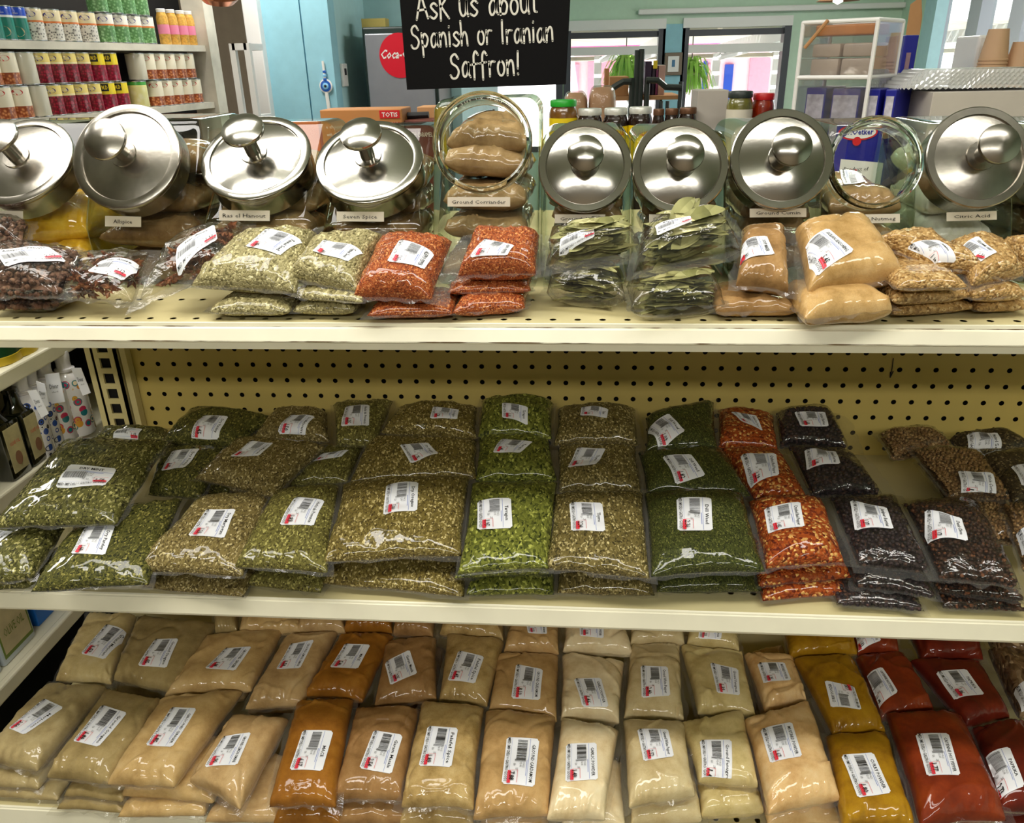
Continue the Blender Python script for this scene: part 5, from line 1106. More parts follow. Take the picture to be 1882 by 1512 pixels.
def ceramic(u, v, vt, mat, label, tagq, tl=(.0, .0)):
    b = Pz(u, v, .985); top = Py(u-22, vt, b[1]); H = float(top[2]-.985); r = .0245
    t = thing('ceramic_bottle', label, 'bottle', (b[0], b[1], .985), 'white ceramic oil bottles')
    c = ORG[t.name]
    MB().lathe([(0, 0), (r*.94, 0), (r, .004), (r, H*.60), (r*.96, H*.66), (r*.70, H*.72), (r*.50, H*.755)], c, n=32).build('painted_body', MT[mat], t, smooth='auto')
    MB().lathe([(r*.5, H*.75), (r*.62, H*.765), (r*.62, H*.785), (r*.46, H*.80), (r*.44, H*.86), (r*.48, H*.90), (r*.50, H*.94), (r*.46, H*.985)], c, n=24).build('neck', MT['porcelain'], t, smooth='auto')
    MB().lathe([(r*.40, H*.98), (r*.42, H), (0, H)], c, n=18).build('cork_stopper', MT['cork'], t, smooth='auto')
    if tagq:
        y = float(c[1])-r-.004
        q = [Py(a, b_, y) for a, b_ in tagq]; q = [p+np.array([.0, .0, 0]) for p in q]
        tm = MB(); th = np.array([.0004, .0008, 0]); tm.add([*q, *[p+th for p in q]], [(3, 2, 1, 0), (4, 5, 6, 7), (0, 1, 5, 4), (1, 2, 6, 5), (2, 3, 7, 6), (3, 0, 4, 7)])
        tg = tm.build('paper_tag', MT['paper'], t)
        for s, a0, a1, b0, b1, mm in (('Divar', .2, .8, .50, .66, 'ink'), ('olive oil', .3, .72, .36, .42, 'ink')):
            A, TF = text_uv(s, a0, a1, b0, b1); P3 = q[3]*((1-A[:, :1])*(1-A[:, 1:]))+q[2]*(A[:, :1]*(1-A[:, 1:]))+q[1]*(A[:, :1]*A[:, 1:])+q[0]*((1-A[:, :1])*A[:, 1:])-np.array([-.0002, .0006, 0]); meshob('tag_print', P3, TF, MT[mm], tg, smooth=False)
        MB().tube([q[0]*.6+q[1]*.4, np.array(c)+np.array([0, -r*.6, H*.78])], .0006, 5).build('tag_string', MT['white'], t)
ceramic(149, 793, 643, 'circles', 'white ceramic bottle with coloured circles, tag hanging right, nearest the upright', [(130, 676), (148, 676), (166, 722), (152, 727)])
ceramic(116, 806, 655, 'circles', 'white ceramic bottle with coloured circles, large tag on its front', [(82, 688), (108, 685), (119, 738), (91, 743)])
ceramic(90, 820, 671, 'flowers', 'white ceramic bottle with blue flowers, third from the upright', [(66, 700), (82, 706), (90, 745), (76, 752)])
ceramic(74, 836, 684, 'flowers', 'white ceramic bottle with blue flowers beside the dark oil bottles', [(50, 718), (66, 716), (89, 760), (76, 768)])
def oil(u, v, vt, label):
    b = Pz(u, v, .985); H = float(Py(u-24, vt, b[1])[2]-.985); t = thing('oil_bottle', label, 'bottle', (b[0], b[1], .985), 'dark oil bottles'); c = ORG[t.name]; s = .022
    MB().box(c[0]-s, c[0]+s, c[1]-s, c[1]+s, .9852, .985+H*.72, bev=.004).build('glass_body', MT['oilglass'], t, smooth='auto')
    MB().lathe([(s*.9, H*.70), (s*.5, H*.80), (s*.45, H*.95), (s*.5, H*.96), (s*.5, H), (0, H)], c, n=20).build('neck_and_cap', MT['oilglass'], t, smooth='auto')
    x = c[0]+s+.0006; p = MB().box(x-.0005, x, c[1]-s*.75, c[1]+s*.75, .985+H*.10, .985+H*.66).build('front_label', MT['oillab'], t)
    W3 = lambda A: np.stack([np.full(len(A), x+.0004), c[1]-s*.75+A[:, 0]*s*1.5, .985+H*(.10+.56*A[:, 1])], 1)
    A, TF = text_uv('OLIVE OIL', .18, .82, .6, .68); meshob('label_print', W3(A), TF, MT['red'], p, smooth=False)
    A, TF = ell_uv(.5, .28, .22, .16); meshob('label_picture', W3(A), TF, MT['cork'], p, smooth=False)
oil(56, 848, 714, 'dark green oil bottle with cream label beside the flowered bottles')
oil(20, 874, 735, 'dark green oil bottle at the left edge of the picture')
for (u, v, lb) in ((36, 656, 'dark green tin with yellow base band on the upper side shelf'), (2, 672, 'dark green tin with yellow base band at the far left edge')):
    b = Pz(u, v, 1.149); c = np.array([min(b[0], XE-.05), b[1]+.02, 1.149]); t = thing('oil_tin', lb, 'tin', c, 'green tins')
    MB().lathe([(.040, .012), (.040, .20), (.036, .205), (0, .205)], c, n=36).build('tin_body', MT['green'], t, smooth='auto'); MB().lathe([(0, 0), (.041, 0), (.041, .012), (.040, .0125)], c, n=36).build('base_band', MT['gold'], t, smooth='auto')
MT['tinside'] = plain('pale_blue_tin', rgb(196, 206, 216), .35); MT['picture'] = plain('amphora_picture', rgb(206, 190, 150), .5, noise=.12, nscale=40); MT['amph'] = plain('amphora_brown', rgb(132, 78, 34), .5); MT['olive'] = plain('olive_border', rgb(110, 130, 50), .5); MT['boxblue'] = plain('bright_blue_card', rgb(24, 110, 206), .4)
def tin(u0, v0, u1, v1, label, first):
    a = Px(u0, v0, XE-.02); b = Px(u1, v1, XE-.02); y0, y1 = min(a[1], b[1]), max(a[1], b[1]); z0 = .7285; x = XE-.022
    t = thing('olive_oil_tin', label, 'tin', (x-.06, (y0+y1)/2, z0), 'large oil tins')
    MB().box(x-.12, x, y0, y1, z0, z0+.215, bev=.004).build('tin_body', MT['tinside'] if first else MT['tinside'], t, smooth='auto')
    f = lambda ya, yb_, za, zb_, m, nm, par=t, l=.0006: MB().box(x, x+l, y0+(y1-y0)*ya, y0+(y1-y0)*yb_, z0+.215*za, z0+.215*zb_).build(nm, MT[m], par)
    f(.06, .94, .05, .97, 'olive', 'printed_border'); p = f(.10, .90, .08, .94, 'picture', 'printed_panel', t, .001)
    A = np.array([(.5+.20*math.sin(th)*(1-.3*math.cos(th)), .60+.22*math.cos(th)) for th in np.linspace(0, 2*math.pi, 25)[:-1]]); V = np.stack([np.full(24, x+.0015), y0+(y1-y0)*A[:, 0], z0+.215*A[:, 1]], 1); meshob('amphora_drawing', V, [tuple(range(24))], MT['amph'], p, smooth=False)
    TV, TF = text_uv('OLIVE OIL', .2, .8, .2, .27); V = np.stack([np.full(len(TV), x+.0015), y0+(y1-y0)*TV[:, 0], z0+.215*TV[:, 1]], 1); meshob('tin_lettering', V, TF, MT['olive'], p, smooth=False)
tin(8, 1212, 66, 1155, 'oil tin with amphora picture on the lower side shelf', 1)
tin(-60, 1275, 4, 1218, 'oil tin at the left edge, mostly outside the frame', 0)
a = Px(67, 1146, XE-.03); b = Px(100, 1116, XE-.03); t = thing('blue_carton', 'bright blue carton behind the amphora tin', 'box', (XE-.08, (a[1]+b[1])/2, .7285))
MB().box(XE-.13, XE-.03, a[1]+.004, b[1]+.02, .7285, .90, bev=.002).build('carton_body', MT['boxblue'], t); V, TF = text_uv('DeL', .1, .6, .3, .5); meshob('carton_lettering', np.stack([np.full(len(V), XE-.0294), a[1]+V[:, 0]*(b[1]-a[1]+.02), .7285+.17*V[:, 1]], 1), TF, MT['white'], t, smooth=False)

# ================================================================== CANNED GOODS, far left
A0 = PD(0, 64, 2.785); B0 = PD(378, 90, 3.97)
z_up = (A0[2]+B0[2])/2; z_lo = (PD(0, 214, 2.785)[2]+PD(378, 196, 3.97)[2])/2
dl = np.array([B0[0]-A0[0], B0[1]-A0[1], 0]); LL = np.linalg.norm(dl); dl /= LL; nl = np.array([dl[1], -dl[0], 0])   # nl faces the aisle
base0 = np.array([A0[0], A0[1], 0])
def on_line(u, v, inset):               # ray with the vertical plane `inset` behind the shelf edge
    d = ray(u, v); o = base0-nl*inset; t = ((o-CAM)@nl)/(d@nl); return CAM+d*t
cu_ = thing('canned_goods_shelf', 'white wooden wall shelf holding cans at the far left', 'shelving', base0+dl*.4-nl*.2)
def lbox(s0, s1, i0, i1, z0, z1): # box in line coordinates
    T = lambda V: base0+V[:, :1]*dl-V[:, 1:2]*nl+np.array([0, 0, 1.])*V[:, 2:]
    return MB().box(s0, s1, i0, i1, z0, z1, 0, T)
MT['shelfw'] = plain('worn_white_wood', rgb(214, 208, 192), .6, noise=.2, nscale=10)
for z in (z_up, z_lo, z_lo-.34): lbox(-1.2, LL, 0, .36, z-.028, z).build('shelf_board', MT['shelfw'], cu_)
lbox(-1.2, LL+.4, .36, .38, 0, 2.4).build('back_board', MT['dark'], cu_)
po_ = on_line(384, 110, -.0); s_p = float((po_-base0)@dl)
lbox(s_p-.01, s_p+.075, -.02, .10, 0, ZC-.02).build('corner_post', MT['shelfw'], cu_)
def can_mat(name, kind):
    m, N, L, P = nmat(name); P.inputs['Roughness'].default_value = .3; P.inputs['Coat Weight'].default_value = .4
    tc = N.new('ShaderNodeTexCoord'); sx = N.new('ShaderNodeSeparateXYZ'); L.new(tc.outputs['Object'], sx.inputs[0])
    mz = N.new('ShaderNodeMath'); mz.operation = 'DIVIDE'; mz.inputs[1].default_value = .113; L.new(sx.outputs['Z'], mz.inputs[0])
    top, mid, lo1, lo2, cut, sc = kind
    v = N.new('ShaderNodeTexVoronoi'); v.inputs['Scale'].default_value = sc; L.new(tc.outputs['Object'], v.inputs['Vector'])
    r = ramp(N, [(.15, lo2), (.55, lo1)]); L.new(v.outputs['Distance'], r.inputs[0])
    r2 = ramp(N, [(0, (0, 0, 0, 1)), (cut, (1, 1, 1, 1))], 'CONSTANT'); L.new(mz.outputs[0], r2.inputs[0])
    r3 = ramp(N, [(0, mid), (cut+.06, top)], 'CONSTANT'); L.new(mz.outputs[0], r3.inputs[0])
    mx = N.new('ShaderNodeMix'); mx.data_type = 'RGBA'; L.new(r2.outputs[0], mx.inputs['Factor']); L.new(r.outputs[0], mx.inputs['A']); L.new(r3.outputs[0], mx.inputs['B'])
    L.new(mx.outputs['Result'], P.inputs['Base Color']); return m
w_ = rgb(238, 232, 220)
CM = {'hummus': (can_mat('can_blue_teal', (rgb(24, 70, 190), rgb(235, 235, 235), rgb(12, 120, 104), rgb(18, 134, 116), .66, 20)), 'blue and teal can of chickpea dip'),
 'black': (can_mat('can_black_beans', (rgb(232, 216, 176), rgb(226, 126, 60), rgb(230, 225, 215), rgb(22, 20, 24), .56, 120)), 'cream can of black beans'),
 'fava': (can_mat('can_green_beans', (w_, rgb(226, 126, 60), rgb(92, 140, 84), rgb(160, 206, 150), .58, 90)), 'white can of green beans'),
 'kidney': (can_mat('can_kidney', (rgb(238, 214, 120), rgb(240, 225, 170), rgb(110, 8, 30), rgb(186, 30, 62), .62, 110)), 'yellow can of kidney beans'),
 'mid': (can_mat('can_yellow', (rgb(240, 214, 30), rgb(240, 214, 30), rgb(130, 6, 40), rgb(206, 36, 80), .58, 90)), 'bright yellow and crimson can'),
 'white': (can_mat('can_white_red', (rgb(240, 230, 205), rgb(240, 230, 205), rgb(150, 70, 36), rgb(226, 150, 96), .38, 95)), 'white can with red oval'),
 'back': (can_mat('can_turned', (rgb(214, 208, 188), rgb(214, 208, 188), rgb(214, 208, 188), rgb(214, 208, 188), .3, 40)), 'can showing its pale back'),
 'greenwhite': (can_mat('can_green_white', (rgb(70, 160, 60), rgb(232, 226, 150), rgb(226, 220, 150), rgb(236, 232, 190), .78, 40)), 'pale green banded can')}
MT['tinmetal'] = plain('tin_can_metal', (.6, .6, .6, 1), .25, 1); MT['oval'] = plain('blue_oval', rgb(50, 44, 140), .4); MT['redoval'] = plain('red_oval', rgb(206, 28, 36), .4); MT['pinklab'] = plain('pink_label', rgb(222, 130, 160), .4); MT['chick'] = plain('chickpeas_in_brine', rgb(206, 158, 70), .4, noise=.4, nscale=90); MT['yellow'] = plain('yellow_print', rgb(244, 214, 30), .4)
def can(kind, u, z, where, tier=0, behind=0.0):
    p = on_line(u, 150, .045+behind); r = .0405; H = .113; m, look = CM[kind]; zz = z+.0006+tier*.1142
    t = thing('food_can', '%s, %s' % (look, where), 'can', (p[0], p[1], zz), 'food cans on the wall shelf'); c = ORG[t.name]
    MB().lathe([(r*.99, .004), (r, .006), (r, H-.006), (r*.99, H-.004)], c, n=28, cap=False).build('printed_label', m, t, smooth='auto')
    MB().lathe([(0, .002), (r*.95, .0), (r*1.01, .001), (r*1.01, .004), (r*.98, .0045)], c, n=28).build('bottom_rim', MT['tinmetal'], t, smooth='auto'); MB().lathe([(r*.98, H-.0045), (r*1.01, H-.004), (r*1.01, H-.001), (r*.96, H), (r*.94, H-.004), (0, H-.004)], c, n=28).build('top_rim', MT['tinmetal'], t, smooth='auto')
    f = CAM-c; az = math.atan2(f[1], f[0])
    def wrap(A, w, h, z0, lift): a = az+(A[:, 0]-.5)*w/r; return np.stack([c[0]+np.cos(a)*(r+lift), c[1]+np.sin(a)*(r+lift), zz+z0+A[:, 1]*h], 1)
    if kind in ('black', 'fava', 'kidney', 'white', 'hummus'):
        red = kind == 'white'; A, Fc = ell_uv(.5, .5, .5, .5)
        if kind != 'hummus': o = meshob('printed_oval', wrap(A, .040, .020, .081, .0004), Fc, MT['redoval' if red else 'oval'], t, smooth=False)
        else: o = meshob('printed_bowl', wrap(A, .05, .034, .012, .0004), Fc, MT['picture'], t, smooth=False)
        A, Fc = text_uv('California Garden' if red else ('hommos' if kind == 'hummus' else 'CEDAR'), .14, .86, .3, .68); meshob('oval_lettering', wrap(A, .040, .020, .081, .0008), Fc, MT['white'], o, smooth=False)
    if kind == 'mid':
        A, Fc = rect_uv(0, 1, 0, 1); o = meshob('black_panel', wrap(A, .030, .028, .078, .0004), Fc, MT['black'], t, smooth=False); A, Fc = text_uv('M.D', .12, .88, .25, .8, bold=.03); meshob('panel_lettering', wrap(A, .030, .028, .078, .0008), Fc, MT['yellow'], o, smooth=False)
n8 = ['leftmost', 'second', 'third', 'fourth', 'fifth', 'sixth']
for i, u in enumerate((-22, 8, 30, 55)): can('hummus', u, z_up, '%s of four on the upper board' % n8[i])
for i, u in enumerate((84, 117, 148, 180)): can('black', u, z_up, '%s of four on the upper board' % n8[i])
for i, u in enumerate((212, 238, 262, 285)): can('fava', u, z_up, '%s of four standing on the upper board' % n8[i]); can('fava', u-4, z_up, '%s of four in the upper tier above the board' % n8[i], 1)
for i, u in enumerate((302, 319, 336, 350)):
    p = on_line(u, 60, .04); t = thing('chickpea_jar', 'tall jar of chickpeas with pink label, %s of four' % n8[i], 'jar', (p[0], p[1], z_up+.0006), 'chickpea jars'); c = ORG[t.name]; r = .026
    MB().lathe([(0, 0), (r*.95, 0), (r, .004), (r, .115), (r*.8, .130), (r*.72, .138)], c, n=24).build('filled_glass', MT['chick'], t, smooth='auto'); MB().lathe([(r*1.01, .045), (r*1.01, .085)], c, n=24, cap=False).build('pink_label', MT['pinklab'], t, smooth='auto'); MB().lathe([(r*.75, .137), (r*.78, .150), (r*.7, .152), (0, .152)], c, n=24).build('lid', MT['white'], t, smooth='auto')
for tier in (0, 1):
    tn = 'lower tier' if tier == 0 else 'upper tier'; dx = 0 if tier == 0 else -9
    for i, u in enumerate((-14, 20)): can('white', u+dx+6, z_lo, '%s at the left end of the %s' % (n8[i], tn), tier)
    can('back', 52+dx+8, z_lo, 'left of the kidney beans in the %s' % tn, tier)
    for i, u in enumerate((88, 112, 138, 163)): can('kidney', u+dx, z_lo, '%s of four in the %s' % (n8[i], tn), tier)
    for i, u in enumerate((190, 214)): can('mid', u+dx, z_lo, '%s in the middle of the %s' % (('left one', 'right one')[i], tn), tier)
    if tier == 0: can('greenwhite', 250, z_lo, 'at the foot of the dark gap in the lower tier')
    else: can('back', 256, z_lo, 'right of the dark gap in the upper tier', 1)
    for i, u in enumerate((280, 299, 318, 336, 353)): can('white', u+dx*.6, z_lo, '%s of five at the right end of the %s' % (n8[i], tn), tier)
# pale little shelf ladder and picture frame in the passage
t = thing('ladder_shelf', 'small white ladder shelf standing behind the corner post', 'shelf', Py(450, 330, 3.0)*np.array([1, 1, 0]))
la = Py(428, 80, 3.0); lb_ = Py(462, 330, 3.0); zt_ = la[2]; x0 = la[0]; x1 = float(Py(455, 82, 3.0)[0])
for x in (x0, x1): MB().box(x-.014, x+.014, 2.98, 3.01, 0, zt_).build('side_rail', MT['trimw'], t)
for k in range(5): MB().box(x0, x1, 2.98, 3.2, zt_-.03-k*.33, zt_-.0-k*.33).build('shelf_board', MT['trimw'], t)
p = Py(402, 4, 3.0); t = thing('copper_pan', 'copper pan hanging at the top of the passage', 'pan', p); MB().lathe([(0, .0), (.07, .0), (.10, .03), (.105, .06)], p, (0.2, -.3, 1), n=30).build('pan_bowl', plain('copper', (.55, .22, .12, 1), .25, 1), t, smooth='auto')
# switch, evil eye charm
p = Py(631, 138, YA-.002); xs_ = pb-.004
q = Px(632, 138, pb)
t = thing('light_switch', 'white wall switch beside the fridge', 'switch', q); MB().box(pb-.004, pb+.01, q[1]-.05, q[1]+.05, q[2]-.06, q[2]+.06, bev=.003).build('switch_plate', MT['trimw'], t); MB().box(pb+.01, pb+.014, q[1]-.015, q[1]+.015, q[2]-.0, q[2]+.035).build('rocker', MT['ink'], t)
p = Py(599, 158, YP-.012); t = thing('evil_eye_charm', 'blue and white glass eye charm hanging on the blue wall', 'charm', p); MT['eyeblue'] = plain('cobalt_glass', rgb(30, 90, 180), .1, coat=1); MT['eyelight'] = plain('light_blue_glass', rgb(130, 190, 230), .1)
for r, m, d in ((.036, 'white', 0), (.029, 'eyeblue', .004), (.017, 'eyelight', .007), (.008, 'black', .009)): MB().lathe([(0, -.004), (r, -.004), (r, .002), (0, .006)], p+np.array([0, -d, 0]), (0, -1, 0), n=28).build('eye_disc' if m == 'white' else 'glass_ring', MT[m], t, smooth='auto')
for k in range(3): MB().lathe([(0, -.012), (.010, -.004), (.010, .004), (0, .012)], Py(597.5-k*.6, 146-k*7, YP-.012), n=14).build('bead', MT[('eyeblue', 'eyelight', 'eyeblue')[k]], t, smooth='auto')
MB().tube([Py(593, 112, YP-.012), Py(598, 150, YP-.012)], .007, 8).build('white_cord', MT['white'], t); MB().tube([Py(600, 170, YP-.012), Py(606, 210, YP-.012)], .010, 8).build('white_tassel', MT['white'], t)
# fridge with red disc
YF_ = 3.75; a = Py(664, 50, YF_); b = Py(800, 50, YF_); t = thing('drinks_fridge', 'grey fridge with a round red drinks logo', 'fridge', ((a[0]+b[0])/2, YF_+.3, 0))
MT['frgrey'] = plain('brushed_fridge_grey', rgb(150, 152, 160), .35, .4, noise=.06, nscale=12); MT['frdark'] = plain('fridge_dark_trim', rgb(30, 48, 44), .4)
zf = float(a[2]); MB().box(a[0], b[0], YF_, YF_+.50, .0, zf, bev=.01).build('cabinet', MT['frdark'], t); MB().box(a[0]+.02, b[0]-.02, YF_-.03, YF_, .1, zf-.035, bev=.006).build('door_panel', MT['frgrey'], t)
p = Py(735, 102, YF_-.03); R2 = 38*((p-CAM)@FWD)/F_PX; d = MB().lathe([(0, 0), (R2, 0), (R2, .004), (0, .004)], p, (0, -1, 0), n=48).build('red_disc', plain('logo_red', rgb(214, 16, 44), .35), t, smooth='auto')
V, TF = text_geo('Coca-Cola', shear=.35, bold=.02); V = V/V[:, 0].max(); V[:, 1] *= 1.5; meshob('white_script', np.stack([p[0]-R2*.92+V[:, 0]*R2*1.85, np.full(len(V), p[1]-.0048), p[2]-R2*.12+V[:, 1]*R2*1.6], 1), TF, MT['white'], d, smooth=False)
bx = Py(690, 43, YF_+.2); t = thing('small_carton', 'small yellow and green carton on top of the fridge', 'box', (bx[0], YF_+.2, zf)); MB().box(bx[0]-.07, bx[0]+.07, YF_+.15, YF_+.25, zf+.0005, zf+.05).build('carton', plain('ochre_card', rgb(190, 170, 90), .6), t)
# picture on the blue pier
a = Py(1222, 97, YF-.03); b = Py(1252, 138, YF-.03); t = thing('framed_picture', 'small brown framed picture on the blue pier between the windows', 'picture', ((a[0]+b[0])/2, YF-.03, (a[2]+b[2])/2))
MB().box(a[0], b[0], YF-.05, YF-.02, b[2], a[2], bev=.004).build('frame', plain('brown_frame', rgb(120, 104, 88), .5), t); MB().box(a[0]+.03, b[0]-.03, YF-.054, YF-.05, b[2]+.03, a[2]-.03).build('mat_board', MT['trimw'], t); MB().box(a[0]+.065, b[0]-.065, YF-.056, YF-.054, b[2]+.07, a[2]-.06).build('print', plain('blue_print', rgb(70, 120, 160), .5, noise=.4, nscale=30), t)
# pendant lamp at the top
p = Py(1540, 2, 4.6); t = thing('pendant_lamp', 'small brown pendant lamp shade at the top edge', 'lamp', p)
MB().lathe([(.13, .0), (.03, .05), (.015, .07)], p, n=32, cap=False).build('lamp_shade', plain('lamp_brown', rgb(120, 86, 60), .4), t, smooth='auto'); MB().lathe([(0, -.02), (.03, -.005), (.03, .02), (0, .04)], p, n=20).build('bulb', emit('lit_bulb', (1, .85, .65, 1), 4), t, smooth='auto'); MB().tube([p+np.array([0, 0, .07]), (p[0], p[1], ZC)], .004, 6).build('cord', MT['dkframe'], t)

# ================================================================== BEHIND THE JARS
MT['card'] = plain('brown_carton', rgb(182, 122, 66), .6, noise=.08); MT['card2'] = plain('dark_red_carton', rgb(104, 46, 32), .6); MT['kraft'] = plain('kraft_card', rgb(190, 140, 92), .7, noise=.08); MT['palecard'] = plain('grey_white_card', rgb(196, 188, 178), .7, noise=.05); MT['orange'] = plain('orange_card', rgb(206, 110, 60), .5)
def carton(name, label, u0, u1, vtop, y, depth, mat, z0, text=None, cat='box', tcol='white', tb=(.08, .9, .4, .75), yaw=0.):
    a = Py(u0, vtop, y); b = Py(u1, vtop, y); zt_ = float((a[2]+b[2])/2); t = thing(name, label, cat, ((a[0]+b[0])/2, y+depth/2, z0))
    MB().box(a[0], b[0], y, y+depth, z0+.0005, zt_, bev=.0015).build('carton', MT[mat], t)
    if text:
        for tx, p0, p1, q0, q1, tc_ in text:
            V, TF = text_uv(tx, p0, p1, q0, q1); meshob('carton_lettering', np.stack([a[0]+V[:, 0]*(b[0]-a[0]), np.full(len(V), y-.0008), z0+V[:, 1]*(zt_-z0)], 1), TF, MT[tc_], t, smooth=False)
    return t
t = carton('brown_carton', 'brown carton with red corner lettering behind the seven spice jar', 587, 738, 201, .12, .07, 'card', ZT, [('e chocolate hazelnut biscuits', .06, .72, .86, .885, 'plate'), ('with cocoa cream and milk', .06, .5, .80, .825, 'plate')])
a = Py(697, 203, .1195); b = Py(735, 217, .1195); r_ = MB().box(a[0], b[0], .1188, .1199, b[2], a[2]).build('red_corner', MT['redoval'], t); V, TF = text_uv('TOTIS', .12, .9, .2, .75, bold=.02); meshob('red_corner_lettering', np.stack([a[0]+V[:, 0]*(b[0]-a[0]), np.full(len(V), .1183), b[2]+V[:, 1]*(a[2]-b[2])], 1), TF, MT['white'], r_, smooth=False)
carton('dark_carton', 'dark red brown carton right of the brown carton', 742, 796, 221, .13, .06, 'card2', ZT, [('WITH CARAMEL', .1, .95, .86, .90, 'plate')])
carton('orange_carton', 'orange red carton seen between two steel lids', 528, 585, 224, .17, .08, 'orange', ZT)
t = thing('black_pen', 'black pen lying on the dark carton', 'pen', Py(765, 213, .15)); MB().tube([Py(738, 213, .16), Py(788, 211, .16)], .005, 10).build('pen_barrel', MT['black'], t)
t = carton('tan_block', 'small tan box lying behind the pen', 766, 800, 196, .20, .05, 'kraft', ZT)
# second counter with jars and pickles
YC = .95; ct = thing('rear_counter', 'black topped counter with pickle jars behind the spice shelf', 'counter', (1.6, 1.15, 0)); MT['ctop'] = plain('black_counter', rgb(24, 20, 20), .3)
MB().box(.75, min(3.6, XR-.15), YC-.10, YC+.55, 1.272, 1.30, bev=.004).build('counter_top', MT['ctop'], ct); MB().box(.78, min(3.55, XR-.2), YC-.06, YC+.5, 0, 1.272).build('cabinet', MT['ctop'], ct)
MT['pickle'] = plain('pickles_in_oil', rgb(120, 78, 20), .25, noise=.5, nscale=45, coat=1); MT['pgreen'] = plain('green_pickles', rgb(120, 116, 50), .25, noise=.4, nscale=45, coat=1); MT['pred'] = plain('red_preserve', rgb(150, 40, 10), .25, noise=.5, nscale=35, coat=1); MT['pdark'] = plain('dark_olives', rgb(40, 22, 14), .2, noise=.4, nscale=60, coat=1)
MT['ylab'] = plain('yellow_label', rgb(236, 206, 20), .45); MT['glid'] = plain('green_lid', rgb(40, 170, 50), .35); MT['wlid'] = plain('white_lid', rgb(222, 222, 214), .35, .3); MT['blid'] = plain('brown_lid', rgb(120, 84, 60), .35, .4); MT['klid'] = plain('dark_lid', rgb(50, 58, 54), .4)
def fjar(label, u0, u1, vtop, y, fill, lidm, z0=1.30, lab=None, ltxt=None, lidw=.9):
    uc = (u0+u1)/2; p = Py(uc, vtop, y); D = (p-CAM)@FWD; r = (u1-u0)/2*D/F_PX; H = float(p[2]-z0); t = thing('preserve_jar', label, 'jar', (p[0], y, z0), 'preserve jars behind the spice jars'); c = ORG[t.name]
    MB().lathe([(0, .0005), (r*.92, .0005), (r, .006), (r, H-.032), (r*.92, H-.022), (r*.84, H-.016), (r*.84, H-.012)], c, n=32).build('filled_glass', MT[fill], t, smooth='auto')
    MB().lathe([(r*lidw, H-.015), (r*(lidw+.02), H-.013), (r*(lidw+.02), H-.003), (r*(lidw-.04), H), (0, H-.001)], c, n=32).build('lid', MT[lidm], t, smooth='auto')
    if lab:
        n = 20; az = math.atan2(CAM[1]-c[1], CAM[0]-c[0]); V = []
        for k in range(n+1):
            a_ = az+(k/n-.5)*2.6
            for z in (.012, H-.040): V.append((c[0]+math.cos(a_)*(r+.0006), c[1]+math.sin(a_)*(r+.0006), z0+z))
        o = meshob('paper_label', V, [(2*k, 2*k+2, 2*k+3, 2*k+1) for k in range(n)], MT[lab], t)
        if ltxt:
            A, TF = text_uv(ltxt, 0, 1, 0, 1); W_ = 1.5; a_ = az+(A[:, 0]-.5)*W_; meshob('label_lettering', np.stack([c[0]+np.cos(a_)*(r+.0012), c[1]+np.sin(a_)*(r+.0012), z0+H-.062+A[:, 1]*.014], 1), TF, MT['redoval'], o, smooth=False)
fjar('tall pickle jar with bright green lid', 1009, 1062, 183, YC-.04, 'pickle', 'glid', lab='ylab')
for k, (a_, b_) in enumerate(((1061, 1108), (1109, 1155), (1155, 1200))): fjar('yellow labelled preserve jar with pale lid, %s of three' % ('left one', 'middle one', 'right one')[k], a_, b_, (199, 198, 196)[k], YC-.05, 'pdark', 'wlid', lab='ylab', ltxt='ADALIA')
for k, (a_, b_) in enumerate(((1200, 1222), (1222, 1248), (1248, 1282))): fjar('small dark jar with brown lid, %s of three' % ('left one', 'middle one', 'right one')[k], a_, b_, (200, 199, 197)[k], YC+.10, 'pdark', 'blid')
carton('pale_carton', 'plain pale cardboard carton beside the green pickle jar', 1283, 1340, 166, YC+.12, .12, 'palecard', 1.30)
fjar('green pickle jar with dark lid and white label', 1338, 1386, 167, YC+.0, 'pgreen', 'klid', lab='plate')
fjar('red fruit preserve jar with red lid', 1384, 1426, 171, YC+.02, 'pred', 'redoval')
MT['bun'] = plain('baked_bun', rgb(196, 150, 112), .7, noise=.25, nscale=22, bump=.4)
for (u0, u1, v0, v1, lb) in ((1036, 1080, 170, 196, 'wrapped bun half hidden behind the pickle jar lid'), (1082, 1132, 160, 196, 'wrapped loaf of buns behind the yellow label jars')):
    a_ = Py(u0, v1, 1.35); b_ = Py(u1, v0, 1.35); t = thing('wrapped_bread', lb, 'bread', ((a_[0]+b_[0])/2, 1.35, 1.30)); cx = (a_[0]+b_[0])/2; hw = (b_[0]-a_[0])/2; zt_ = b_[2]
    V = []; n = 24
    for j in range(13):
        ph = math.pi*j/12
        for k in range(n):
            th_ = 2*math.pi*k/n; rr = math.sin(ph); sg = lambda a, e: math.copysign(abs(a)**e, a); V.append((cx+hw*rr**.4*sg(math.cos(th_), .6)*(1+.03*math.sin(7*th_+j)), 1.37+.06*rr**.4*sg(math.sin(th_), .6), 1.3006+(zt_-1.3)*(.5-.5*sg(math.cos(ph), .55))))
    meshob('buns', V, [(j*n+k, j*n+(k+1) % n, (j+1)*n+(k+1) % n, (j+1)*n+k) for j in range(12) for k in range(n)], MT['bun'], t)
    V2 = [(cx+(v[0]-cx)*1.05, 1.37+(v[1]-1.37)*1.08, 1.3004+(v[2]-1.3006)*1.03) for v in V]; meshob('plastic_wrap', V2, [(j*n+k, j*n+(k+1) % n, (j+1)*n+(k+1) % n, (j+1)*n+k) for j in range(12) for k in range(n)], MT['film'], t)
